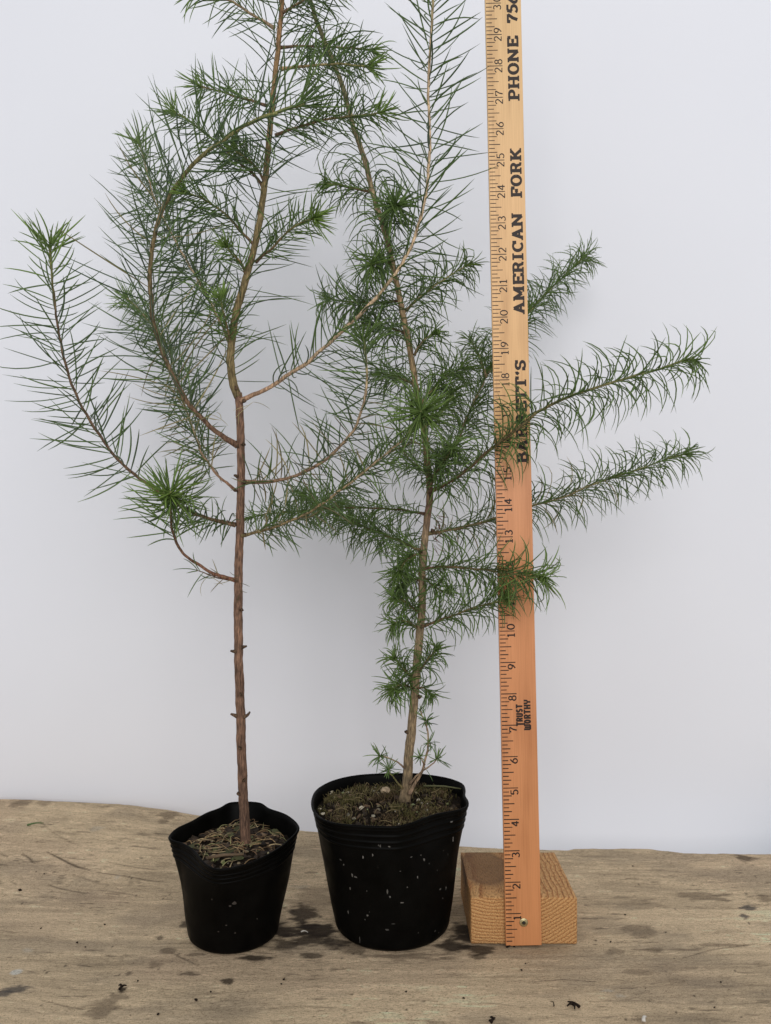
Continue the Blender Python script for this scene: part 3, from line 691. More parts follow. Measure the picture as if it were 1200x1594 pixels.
REDB = np.array([0.150, 0.088, 0.060]); OLIVE = np.array([0.160, 0.122, 0.060]); TAN = np.array([0.45, 0.33, 0.215]); BRN = np.array([0.120, 0.076, 0.048]); GRN = np.array([0.16, 0.17, 0.065]); GREYB = np.array([0.245, 0.182, 0.112])
def mixf(*stops):
    ps = [s[0] for s in stops]; cs = np.array([s[1] for s in stops])
    return lambda u: [float(np.interp(u, ps, cs[:, k])) for k in range(3)]

BSEED = [0]
def branch(tree, pts, d0, d1, r=(3.2, 1.6), cf=None, needles=True, thin=0.86, **kw):
    BSEED[0] += 1; sd = BSEED[0]
    cf = cf or mixf((0, BRN), (0.5, OLIVE), (1, GRN))
    o, C_, q, T, A, B = stem('branch', fill_path(pts, d0, d1), r[0]*PX*thin, r[1]*PX*thin, tree, cf, 8, 0.0010, 0.08, 0.0016, 0.5, sd)
    # little swollen node scars belong to the shoot's own surface (radius noise); needles are its sub-part
    if needles: clothe(o, C_, q, T, A, B, r[1]*PX, seed=sd, **kw)
    return o

def stubs(tree, trunk, specs, seed):
    r_ = np.random.default_rng(seed)
    for px, py, d, dx, dz, L in specs:
        p = np.array(at(px, py, d)); e = p+np.array([dx, -0.35*(abs(dx) < .5), dz])*L*PX
        mid_ = (p+e)/2+r_.normal(size=3)*0.0004
        o, *_ = stem('twig_stub', [p, mid_, e], 2.6*PX, 1.2*PX, trunk, mixf((0, BRN*0.7), (1, BRN*0.55)), 7, 0, 0.12, 0.0006, 0.5, int(py))

# ================= left sapling
def tree_root(name, p, label): return thing(name, p, label, 'sapling')
baseL = at(383, 1312, 0.692)
treeL = thing('conifer_sapling', baseL, 'tall left sapling with bare reddish lower stem and long spreading needles', 'sapling')
tL = [(383,1316,.692),(380,1270,.692),(377,1200,.692),(374,1100,.692),(371,1000,.692),(371,900,.692),(374,810,.692),(375,700,.692),(373,640,.692),(370,612,.692)]
trunkL, C_, q, T, A, B = stem('trunk', fill_path(tL, .692, .692), 7.7*PX, 6.0*PX, None, mixf((0, REDB*0.75), (0.25, REDB*0.9), (0.6, REDB*1.05), (1, REDB*1.1)), 20, 0.0005, 0.03, 0.001, 0.25, 3, lump=0.09)
keep(trunkL, treeL)
sL = [(371,618,.692),(364,600,.692),(360,575,.691),(359,545,.690),(364,505,.690),(373,468,.690),(384,430,.690),(395,390,.692),(404,345,.694),(411,295,.696),(417,235,.698),(422,180,.699),(428,120,.700),(434,60,.700),(439,0,.700),(443,-60,.700),(446,-130,.700)]
leadL, C_, q, T, A, B = stem('leader', fill_path(sL, .692, .70), 6.3*PX, 3.1*PX, None, mixf((0, OLIVE*1.0), (0.5, OLIVE), (0.8, np.array([.20, .115, .06])), (1, GRN)), 14, 0.0006, 0.06, 0.0012, 0.1, 4, lump=0.09)
keep(leadL, treeL)
clothe(leadL, C_, q, T, A, B, 4*PX, dens=0.17, nl=(62, 86, 80), ang=70, ct=0.1, cg=0.10, start=0.03, tip=14, tipb=.4, seed=77)
stubs(treeL, trunkL, [(368,1014,.690,-1,.1,9),(375,1008,.690,1,.25,9),(369,1115,.690,-1,.35,10),(379,1116,.690,1,.8,10),(376,950,.687,.3,.2,5),(376,1080,.686,0,.1,4),(374,1164,.686,0,.1,4),(380,1214,.685,.1,.1,4),(372,1235,.688,-1,.2,3),(369,903,.688,-.6,0,5),(371,694,.688,-.6,0,5),(379,624,.688,.8,0,5),(380,750,.688,.8,0,5),(381,833,.688,.8,0,5),(367,816,.688,-.8,0,5),(368,762,.688,-.8,0,5),(370,742,.689,-1,.3,6),(377,690,.689,1,-.4,5),(368,605,.688,-.4,.4,6)], 5)

def bl(*a, **k):
    o = branch(None, *a, **k); return keep(o, treeL)
LT = dict(nr=0.00062)
# big arc to the left, crossing back in front of the leader
bl([(370,694),(350,681),(325,662),(290,622),(262,572),(242,512),(234,450),(237,390),(250,333),(279,283),(312,244),(352,214),(400,187),(440,171),(474,161)], .690, .655, (4.6, 3.0), mixf((0, np.array([.125,.070,.046])), (.25, np.array([.115,.082,.048])), (.6, OLIVE*.85), (1, GRN)),
   dens=.26, nl=(50, 112, 84), ang=66, ct=.20, cg=.03, start=.10, tip=20, tipb=.35, dark=BLUE, dry=.12, **LT)
# low thin branch behind it
bl([(366,763),(349,749),(333,733),(318,712),(308,690),(300,668),(287,630),(277,598),(268,562),(256,530),(236,505),(213,478),(193,460)], .692, .905, (2.4, 1.6), mixf((0, np.array([.20,.105,.065])), (.3, TAN*.9), (1, TAN*.8)),
   dens=.44, nl=(38, 64, 46), ang=68, ct=.15, cg=.05, start=.12, tip=20, tipb=.55, dry=.3, mid=.35, nr=.00060)
# pale branch behind, tip upper left
bl([(360,545),(352,522),(345,507),(328,473),(310,440),(290,405),(270,370),(252,336),(240,310),(231,277),(222,243),(214,218)], .694, .865, (2.6, 1.5), mixf((0, OLIVE), (.2, TAN*.9), (.8, TAN*.75), (1, GRN)),
   dens=.36, nl=(58, 78, 50), ang=68, ct=.22, cg=.04, start=.05, tip=22, tipb=.55, nr=.00062)
# outer left
bl([(366,817),(340,811),(315,803),(290,793),(262,776),(235,757),(208,737),(180,711),(152,672),(128,633),(107,585),(95,535),(86,482),(81,435),(78,395),(77,380)], .690, .660, (3.3, 1.8), mixf((0, np.array([.20,.10,.06])), (.3, BRN), (.8, BRN*.9), (1, GRN)),
   dens=.28, nl=(38, 84, 58), ang=70, ct=.18, cg=.02, start=.30, tip=26, tipb=.85, tang=(20, 80), **LT)
# its short drooping needles by the trunk come from a second small shoot
bl([(366,818),(345,813),(322,806),(300,800)], .688, .665, (2.6, 1.4), mixf((0, BRN), (1, OLIVE)), dens=.55, nl=(30, 34, 30), ang=70, ct=.1, cg=.75, start=.08, tip=6, tipb=.2)
# lowest: curls up into the bright rosette that faces the camera
bl([(366,903,.690),(345,897,.686),(325,889,.682),(303,876,.677),(284,860,.672),(273,842,.666),(268,822,.660),(266,800,.650),(265,782,.636),(265,766,.618)], .690, .618, (3.0, 1.8), mixf((0, np.array([.18,.085,.055])), (.6, BRN), (1, GRN)),
   dens=.42, nl=(46, 66, 58), ang=62, ct=.2, cg=.12, start=.50, tip=84, tipb=.8, tang=(15, 95), tl=64, rb=.48, ts=.22, mid=.6, **LT)
bl([(366,904,.690),(342,900,.687),(320,893,.683),(305,886,.68)], .690, .68, (1.6, .8), mixf((0, BRN), (1, BRN)), dens=.14, nl=(30, 36, 40), ang=60, ct=.1, cg=.3, start=.2, tip=2, tipb=0, dry=2.0)
# right arc, tan stem
bl([(374,624),(398,613),(420,602),(460,577),(500,545),(535,514),(570,480),(600,445),(625,410),(645,370),(657,330),(664,290),(668,240),(668,190),(667,140),(669,90),(671,40),(674,-10),(676,-70)], .690, .650, (3.6, 2.0), mixf((0, np.array([.28,.17,.11])), (.2, TAN*.78), (.6, TAN), (.85, TAN*.8), (1, GRN)),
   dens=.24, nl=(54, 86, 62), ang=66, ct=.12, cg=.02, start=.07, tip=18, tipb=.4, dark=DARK*.95, nr=.00060)
# right, lower arc curling up
bl([(376,750),(400,750),(422,749),(460,740),(500,720),(530,695),(553,665),(566,630),(571,592),(569,555),(564,525)], .690, .655, (3.3, 1.9), mixf((0, np.array([.20,.12,.078])), (.4, np.array([.25,.17,.11])), (.75, TAN*.85), (1, GRN)),
   dens=.38, nl=(42, 72, 52), ang=80, ct=-.08, cg=.05, start=.03, tip=26, tipb=.35, dry=.45, tang=(20, 85), nr=.00058)
# right, lowest, ends in a bright rosette in front of the other stem
bl([(376,834),(402,828),(440,816),(470,803),(500,785),(530,763),(560,740),(590,715),(618,692),(640,668),(653,645,.622),(656,640,.606)], .690, .606, (2.6, 1.5), mixf((0, OLIVE*.9), (.3, np.array([.27,.20,.11])), (.7, TAN*.75), (1, GRN)),
   dens=.46, nl=(38, 50, 54), ang=62, ct=.15, cg=.25, start=.05, tip=84, tipb=.6, tang=(35, 105), tl=62, rb=.5, ts=.16, dry=.15, mid=.5, **LT)
# upper side shoots
UP = dict(dens=.50, ang=58, ct=.2, cg=.08, start=.12, tip=14, tipb=.75, nr=.00053, tang=(15, 70), mid=.5)
bl([(398,408),(410,397),(424,386),(447,362),(468,347),(490,340)], .690, .655, (2.6, 1.5), None, nl=(36, 44, 38), **{**UP, 'tipb': 1.0, 'tip': 40, 'mid': .8})
bl([(429,211),(450,202),(493,190),(537,182),(583,177),(600,174)], .697, .655, (2.6, 1.5), mixf((0, BRN), (.5, OLIVE), (1, GRN*.9)), nl=(34, 42, 36), **UP)
bl([(437,107),(483,102),(523,100),(552,102),(578,105)], .697, .665, (2.6, 1.5), mixf((0, np.array([.3,.2,.11])), (1, GRN)), nl=(34, 42, 36), **UP)
bl([(436,74),(483,72),(523,73),(552,75),(582,80)], .702, .72, (2.4, 1.4), mixf((0, BRN), (1, OLIVE)), nl=(32, 40, 34), **UP)
bl([(428,45),(400,27),(377,13),(355,0),(330,-10),(305,-14)], .698, .675, (2.6, 1.5), mixf((0, TAN*.6), (1, OLIVE)), nl=(42, 52, 42), **{**UP, 'dens': .3})
bl([(416,165),(388,156),(366,151),(345,143),(325,138),(308,133)], .700, .73, (2.4, 1.5), mixf((0, BRN), (1, OLIVE)), nl=(34, 44, 36), **{**UP, 'tip': 26})
bl([(409,291),(395,271),(370,252),(345,229),(318,206),(290,186),(267,173)], .698, .725, (2.5, 1.5), mixf((0, BRN), (1, OLIVE)), nl=(38, 48, 40), **{**UP, 'tip': 26})
bl([(395,381),(373,357),(352,335),(330,318),(305,305),(287,297)], .692, .665, (2.4, 1.4), mixf((0, BRN), (1, GRN)), nl=(36, 46, 38), **{**UP, 'tip': 24})
bl([(384,432),(375,411),(363,396),(351,383)], .690, .675, (2.2, 1.4), None, nl=(28, 34, 30), **{**UP, 'tipb': 1.0, 'tip': 30, 'mid': .8})
bl([(361,542),(354,512),(348,487),(343,466)], .690, .668, (2.0, 1.3), None, nl=(26, 34, 32), **{**UP, 'tipb': 1.0, 'tip': 30, 'mid': .8})
bl([(412,285),(400,262),(385,248),(362,232)], .696, .670, (2.2, 1.3), None, nl=(32, 40, 34), **{**UP, 'tipb': .6})
bl([(440,20),(470,2),(500,-12),(530,-25)], .700, .68, (2.4, 1.4), None, nl=(36, 46, 40), **UP)

# ================= right sapling
baseR = at(628, 1250, 0.722)
treeR = thing('conifer_sapling', baseR, 'bushy right sapling with short curling needles down to its base', 'sapling')
tR = [(628,1256,.722),(632,1232,.721),(635,1194,.720),(640,1139,.718),(645,1086,.716),(650,1020,.714),(654,975,.712),(657,932,.711),(657,890,.710),(660,850,.709),(665,805,.708),(669,780,.707)]
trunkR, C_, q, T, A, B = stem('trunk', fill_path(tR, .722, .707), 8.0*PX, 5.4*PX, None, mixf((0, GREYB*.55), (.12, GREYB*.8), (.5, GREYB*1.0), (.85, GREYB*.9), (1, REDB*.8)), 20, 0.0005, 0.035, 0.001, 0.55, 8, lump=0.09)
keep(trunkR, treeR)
sR = [(669,784,.707),(668,762,.707),(665,712,.706),(658,660,.705),(647,600,.704),(642,566,.703),(631,508,.702),(620,457,.701),(612,420,.700),(603,377,.700),(590,333,.702),(580,300,.704),(567,247,.706),(551,200,.708),(537,150,.710),(520,100,.712),(500,53,.714),(484,4,.716),(465,-50,.718),(450,-110,.72)]
leadR, C_, q, T, A, B = stem('leader', fill_path(sR, .707, .72), 5.4*PX, 3.1*PX, None, mixf((0, BRN*1.1), (.06, OLIVE*.9), (.3, np.array([.27,.19,.11])), (.5, GREYB), (.7, np.array([.17,.15,.085])), (1, GRN*.8)), 12, 0.0008, 0.06, 0.0012, 0.15, 9, lump=0.09)
keep(leadR, treeR)
RD = np.array([0.104, 0.164, 0.049])
clothe(leadR, C_, q, T, A, B, 4*PX, dens=.20, nl=(39, 79, 68), ang=40, ct=-1.15, cg=.55, start=.02, tip=8, tipb=.2, seed=88, dark=RD, nr=.00050)
stubs(treeR, trunkR, [(634,1139,.716,-1,.2,4),(660,800,.704,-.8,0,5),(672,826,.704,.8,0,5),(656,857,.704,-.8,0,5),(664,885,.705,.8,0,5),(662,973,.706,.8,0,5),(652,1085,.71,.8,.4,5),(640,1060,.71,-.8,.3,5),(671,770,.70,.3,0,6)], 6)
def brr(*a, **k): return keep(branch(None, *a, thin=0.78, **k), treeR)
RB = dict(dark=RD*1.05, nr=.00051, mid=.42)
OB = mixf((0, BRN), (.4, OLIVE*.85), (1, GRN*.85)); PB = mixf((0, OLIVE*.9), (.3, GREYB), (1, GRN))
# long right branch in front of the yardstick
brr([(668,766),(700,750),(727,731),(755,707),(774,692),(812,662,.640),(842,639,.636),(876,621),(913,607),(951,597),(981,588),(1019,577),(1056,564),(1080,558)], .704, .615, (3.6, 1.7), OB,
    dens=.52, nl=(42, 66, 50), ang=54, ct=-1.15, cg=.22, start=.03, tip=14, tipb=.4, tang=(10, 40), up=.05, **RB)
# lower right branch behind the yardstick
brr([(665,831),(695,825),(718,821),(755,812),(790,801,.735),(830,787),(861,779),(891,768),(921,755),(958,742),(992,731),(1019,721),(1049,711),(1072,706)], .708, .80, (3.2, 1.5), PB,
    dens=.52, nl=(34, 60, 46), ang=48, ct=-0.85, cg=.28, start=.02, tip=14, tipb=.3, tang=(10, 45), dry=.15, **RB)
# steep right branch behind the yardstick
brr([(669,757),(690,718),(714,680),(725,654),(744,612),(763,575),(790,529),(825,485),(842,465),(868,439),(891,417),(913,398)], .706, .885, (3.2, 1.6), PB,
    dens=.56, nl=(42, 60, 46), ang=44, ct=-0.85, cg=.18, start=.06, tip=24, tipb=.25, **RB)
brr([(757,588),(752,570),(746,553),(738,538),(733,530)], .765, .775, (2.0, 1.2), PB, dens=.7, nl=(30, 45, 31), ang=43, ct=-0.85, cg=.2, start=.1, tip=14, tipb=.4, **RB)
brr([(654,630),(675,604),(700,583),(722,573)], .705, .735, (2.4, 1.3), PB, dens=.8, nl=(36, 54, 39), ang=43, ct=-0.85, cg=.25, start=.08, tip=18, tipb=.35, **RB)
brr([(660,668),(676,650),(694,634),(706,610)], .705, .72, (2.2, 1.2), PB, dens=.6, nl=(36, 52, 39), ang=43, ct=-0.85, cg=.25, start=.08, tip=14, tipb=.35, **RB)
brr([(628,487),(650,466),(683,440),(710,423),(730,412)], .702, .720, (2.6, 1.3), PB, dens=.52, nl=(32, 54, 37), ang=42, ct=-0.85, cg=.25, start=.08, tip=16, tipb=.35, **RB)
brr([(645,553),(651,541),(661,529),(678,519)], .703, .690, (2.2, 1.3), PB, dens=.75, nl=(30, 48, 34), ang=44, ct=-0.85, cg=.35, start=.1, tip=16, tipb=.3, **RB)
brr([(579,298),(565,297),(548,293),(525,288),(508,286)], .704, .690, (2.2, 1.4), OB, dens=.55, nl=(30, 48, 37), ang=42, ct=-0.85, cg=.4, start=.1, tip=16, tipb=.25, **RB)
brr([(593,345,.702),(600,336,.690),(610,326,.675),(616,318,.655)], .702, .655, (2.4, 1.4), OB, dens=.8, nl=(32, 48, 39), ang=47, ct=-0.85, cg=.15, start=.1, tip=56, tipb=.0, tang=(15, 95), tl=36, **RB)
brr([(610,412),(600,408),(590,408),(578,412)], .700, .676, (2.2, 1.3), OB, dens=1.0, nl=(36, 52, 39), ang=47, ct=-0.85, cg=.2, start=.05, tip=26, tipb=.3, tang=(15, 80), **RB)
brr([(622,468),(595,470),(565,471),(535,469),(510,464)], .701, .730, (2.4, 1.4), OB, dens=.62, nl=(36, 54, 39), ang=44, ct=-0.85, cg=.15, start=.05, tip=18, tipb=.3, **RB)
brr([(634,520),(610,512),(590,508),(570,500)], .702, .735, (2.2, 1.3), OB, dens=.7, nl=(36, 54, 39), ang=44, ct=-0.85, cg=.1, start=.05, tip=18, tipb=.3, **RB)
brr([(644,598),(628,590),(610,584),(592,582)], .704, .735, (2.2, 1.3), PB, dens=.62, nl=(32, 48, 34), ang=44, ct=-0.85, cg=.4, start=.08, tip=14, tipb=.3, **RB)
brr([(668,750),(678,735),(690,722),(703,700)], .706, .680, (2.6, 1.4), OB, dens=.9, nl=(36, 54, 39), ang=50, ct=-0.85, cg=.35, start=.02, tip=18, tipb=.3, **RB)
brr([(668,745),(655,728),(640,718),(626,700)], .706, .735, (2.2, 1.3), OB, dens=.55, nl=(36, 52, 39), ang=47, ct=-0.85, cg=.3, start=.05, tip=14, tipb=.3, **RB)
# two long ones reaching left behind the other sapling
brr([(664,800),(645,797),(623,793),(583,791),(550,790),(517,790),(483,795),(450,797),(417,800),(388,806)], .708, .815, (2.6, 1.3), mixf((0, BRN*.9), (.4, OLIVE*.8), (1, GRN*.8)),
    dens=.42, nl=(32, 48, 34), ang=46, ct=-0.85, cg=.35, start=.02, tip=12, tipb=.2, **RB)
brr([(656,857),(640,850),(617,840),(590,829),(567,820),(540,808),(512,793),(488,778),(470,769)], .709, .885, (2.8, 1.5), mixf((0, OLIVE), (.5, OLIVE), (1, GRN)),
    dens=.62, nl=(40, 57, 39), ang=44, ct=-0.85, cg=.30, start=.02, tip=24, tipb=.2, **RB)
brr([(655,862),(640,866),(628,878),(620,893)], .709, .690, (2.2, 1.3), OB, dens=1.2, nl=(32, 45, 34), ang=44, ct=-0.85, cg=.35, start=.05, tip=26, tipb=.3, **RB)
brr([(655,905),(642,900),(632,905),(622,915)], .710, .73, (2.0, 1.2), OB, dens=1.0, nl=(30, 43, 31), ang=44, ct=-0.85, cg=.35, start=.05, tip=22, tipb=.3, **RB)
brr([(654,955),(640,945),(627,936),(614,930)], .711, .695, (2.0, 1.2), OB, dens=.9, nl=(28, 39, 29), ang=44, ct=-0.85, cg=.2, start=.05, tip=18, tipb=.35, **RB)
brr([(652,980),(638,970),(625,966),(612,970)], .712, .70, (2.0, 1.2), OB, dens=.8, nl=(28, 43, 31), ang=44, ct=-0.85, cg=.3, start=.05, tip=18, tipb=.3, **RB)
brr([(658,886),(682,883),(701,883),(742,886),(775,890,.655),(797,893,.642),(825,897),(845,900)], .707, .620, (2.8, 1.4), OB,
    dens=.62, nl=(36, 59, 46), ang=46, ct=-0.85, cg=.42, start=.02, tip=26, tipb=.45, **RB)
brr([(655,976),(675,969),(687,964),(715,954),(742,945),(770,937),(788,930,.652)], .708, .650, (2.6, 1.3), OB,
    dens=.48, nl=(28, 45, 37), ang=44, ct=-0.85, cg=.22, start=.04, tip=18, tipb=.25, **RB)
brr([(658,897),(676,912),(686,920),(695,920)], .708, .69, (2.0, 1.2), OB, dens=.7, nl=(30, 43, 31), ang=44, ct=-0.85, cg=.2, start=.05, tip=10, tipb=.3, **RB)
brr([(646,1062),(634,1048),(622,1034),(614,1024)], .715, .70, (2.0, 1.2), OB, dens=.8, nl=(28, 37, 29), ang=44, ct=-0.85, cg=.2, start=.1, tip=22, tipb=.3, **RB)
brr([(646,1075),(634,1068),(622,1066),(612,1072)], .715, .695, (2.0, 1.2), OB, dens=1.0, nl=(30, 45, 37), ang=44, ct=-0.85, cg=.4, start=.05, tip=30, tipb=.3, **RB)
brr([(652,1045),(660,1034),(669,1022),(678,1011)], .713, .70, (2.0, 1.2), OB, dens=.9, nl=(26, 37, 29), ang=44, ct=-0.85, cg=.25, start=.1, tip=20, tipb=.3, **RB)
brr([(650,1072),(658,1070),(664,1074),(670,1082)], .713, .705, (1.8, 1.1), OB, dens=.8, nl=(26, 34, 25), ang=40, ct=-0.85, cg=.35, start=.1, tip=10, tipb=.3, **RB)
# thin twigs at the base
tw = mixf((0, np.array([.22,.15,.10])), (1, TAN*.75))
SM = dict(dark=np.array([.045,.095,.050]), nr=.00042, mid=.5)
brr([(637,1236),(646,1219),(656,1203),(661,1188),(666,1160),(665,1135),(657,1112),(654,1104)], .716, .70, (3.2, 1.2), tw, dens=.04, nl=(12, 14, 12), ang=60, ct=0, cg=.2, start=.3, tip=10, tipb=.1, **SM)
brr([(638,1220),(648,1208),(660,1199),(671,1190),(681,1180)], .716, .69, (1.9, 1.1), tw, dens=.05, nl=(14, 18, 20), ang=60, ct=0, cg=.2, start=.5, tip=20, tipb=.3, tang=(15, 95), tl=24, **SM)
brr([(661,1190),(657,1183),(654,1177)], .70, .69, (1.3, .9), tw, dens=.1, nl=(14, 18, 20), ang=60, ct=0, cg=.2, start=.5, tip=16, tipb=.3, tang=(20, 100), tl=18, **SM)
brr([(666,1163),(669,1160),(668,1156)], .705, .69, (1.2, .9), tw, dens=.1, nl=(14, 18, 18), ang=60, ct=0, cg=.2, start=.5, tip=14, tipb=.2, tang=(20, 100), tl=16, **SM)
brr([(665,1137),(664,1130),(664,1122)], .704, .69, (1.2, .9), tw, dens=.1, nl=(14, 18, 18), ang=60, ct=0, cg=.2, start=.5, tip=22, tipb=.25, tang=(20, 100), tl=22, **SM)
brr([(627,1227),(615,1213),(607,1203),(606,1195)], .718, .69, (1.8, 1.1), mixf((0, OLIVE), (1, GRN*1.4)), dens=.05, nl=(14, 18, 20), ang=60, ct=0, cg=.2, start=.6, tip=24, tipb=.3, tang=(15, 100), tl=22, **SM)
brr([(629,1195),(617,1185),(603,1179),(590,1177)], .716, .69, (1.6, 1.0), tw, dens=.08, nl=(14, 18, 20), ang=60, ct=0, cg=.1, start=.6, tip=26, tipb=.5, tang=(15, 100), tl=24, **SM)
# dead reddish needles hanging by the stem
nd = Needles(); r_ = np.random.default_rng(4)
for k in range(22):
    px, py = 672+r_.random()*10, 795+r_.random()*60
    nd.add(np.array(at(px, py, .704)), norm(np.array([.6*r_.random()+.1, -.2, -.9+.8*r_.random()])), r_.normal(size=3)*.5, 24*PX*r_.uniform(.5, 1.1), .0003, np.array([.25, .11, .07])*r_.uniform(.6, 1.2))
o = nd.build(None); keep(o, treeR); o.name = 'dead_needles'
nd = Needles()
for k in range(26):
    a_, b_ = [((366,900),(300,890)), ((372,640),(395,625)), ((545,740),(575,735)), ((372,1000),(372,880)), ((300,660),(340,640)), ((335,640),(320,650)), ((600,715),(560,745))][k % 7]
    t = r_.random(); px, py = a_[0]*(1-t)+b_[0]*t, a_[1]*(1-t)+b_[1]*t
    nd.add(np.array(at(px, py, .687)), norm(np.array([r_.normal()*.8, -.2, -.5+.5*r_.random()])), r_.normal(size=3)*.5, (18 if k % 7 == 3 else 40)*PX*r_.uniform(.5, 1.1), .00032, DRY*r_.uniform(.6, 1.2)*(0.4 if k % 7 == 3 else 1))
o = nd.build(None); keep(o, treeL); o.name = 'dead_needles'

# ------------------------------------------------------------------ yardstick screwed to a pine block
BY = 0.6695
stand = thing('measuring_stand', (0.1128, BY, 0.0012), 'wooden yardstick screwed upright to a short pine block right of the pots', 'ruler')
# block (local: x 0..w, y depth, z height)
bm = bmesh.new(); bmesh.ops.create_cube(bm, size=1)
bw, bdp, bh = 0.0866, 0.090, 0.0378
for v_ in bm.verts: v_.co = Vector(((v_.co.x+.5)*bw, (v_.co.y+.5)*bdp, (v_.co.z+.5)*bh))
bmesh.ops.subdivide_edges(bm, edges=bm.edges[:], cuts=7, use_grid_fill=True)
bmesh.ops.bevel(bm, geom=[e for e in bm.edges if e.is_manifold and e.calc_face_angle() > 1.0], offset=0.0012, segments=3, affect='EDGES', profile=.6)
r_ = np.random.default_rng(2)
for v_ in bm.verts: v_.co += Vector(r_.normal(size=3))*0.00012
me = bpy.data.meshes.new('pine_block'); bm.to_mesh(me); bm.free(); me.materials.append(M['pine']); me.polygons.foreach_set('use_smooth', [True]*len(me.polygons))
block = bpy.data.objects.new('pine_block', me); COL.objects.link(block); block.parent = stand
block.location = (0.0695-stand.location.x, 0, 0)
block['label'] = 'short pine block with a dark knot on top'
# stick: local x 0..W across, y 0 front face, z up along the stick
W_, TH, LEN = 0.0290, 0.0042, 0.914
LEAN = math.radians(-1.264)
bm = bmesh.new(); bmesh.ops.create_cube(bm, size=1)
for v_ in bm.verts: v_.co = Vector(((v_.co.x+.5)*W_, (v_.co.y+.5)*TH, (v_.co.z+.5)*LEN))
bmesh.ops.bevel(bm, geom=bm.edges[:], offset=0.0006, segments=2, affect='EDGES', profile=.6)
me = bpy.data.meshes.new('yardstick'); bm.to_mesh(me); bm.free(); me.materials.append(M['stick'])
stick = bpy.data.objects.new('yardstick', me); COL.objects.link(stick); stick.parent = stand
p0 = at(787.5, 1473.5, BY-TH-0.0004)
stick.location = (p0.x-stand.location.x, -TH-0.0004, 0.0008)
stick.rotation_euler = (0, LEAN, 0)
stick['label'] = 'varnished yardstick with black printed inches and lettering'
U = 0.0254
INK0 = -0.00006
class Print:
    """flat printed strokes on the stick's face; each stroke a hair above the last"""
    def __init__(self): self.mb = MB(); self.k = 0
    def poly(self, pts):
        y = INK0-0.000004*self.k; self.k = (self.k+1) % 12
        self.mb.add([(x, y, z) for x, z in pts], [tuple(range(len(pts)))])
    def ribbon(self, pts, wv, wh):
        P = np.array(pts, float); T_ = np.gradient(P, axis=0); T_ /= np.linalg.norm(T_, axis=1)[:, None]+1e-9
        y = INK0-0.000004*self.k; self.k = (self.k+1) % 12; L_, R_ = [], []
        for p, t in zip(P, T_):
            w_ = (wh+(wv-wh)*self.vert(t))/2; nrm = np.array([-t[1], t[0]])
            L_.append(p+nrm*w_); R_.append(p-nrm*w_)
        n = len(P); self.mb.add([(a[0], y, a[1]) for a in L_]+[(a[0], y, a[1]) for a in R_], [(i, n+i, n+i+1, i+1) for i in range(n-1)])
    def vert(self, t): return abs(t[0])**1.5      # glyph-vertical runs across the stick
    def build(self, name): 
        o = self.mb.build(name, M['ink'], stick, smooth=False); return o
def arc(cx, cy, rx, ry, a0, a1, n=14): return [(cx+rx*math.cos(math.radians(a)), cy+ry*math.sin(math.radians(a))) for a in np.linspace(a0, a1, n)]
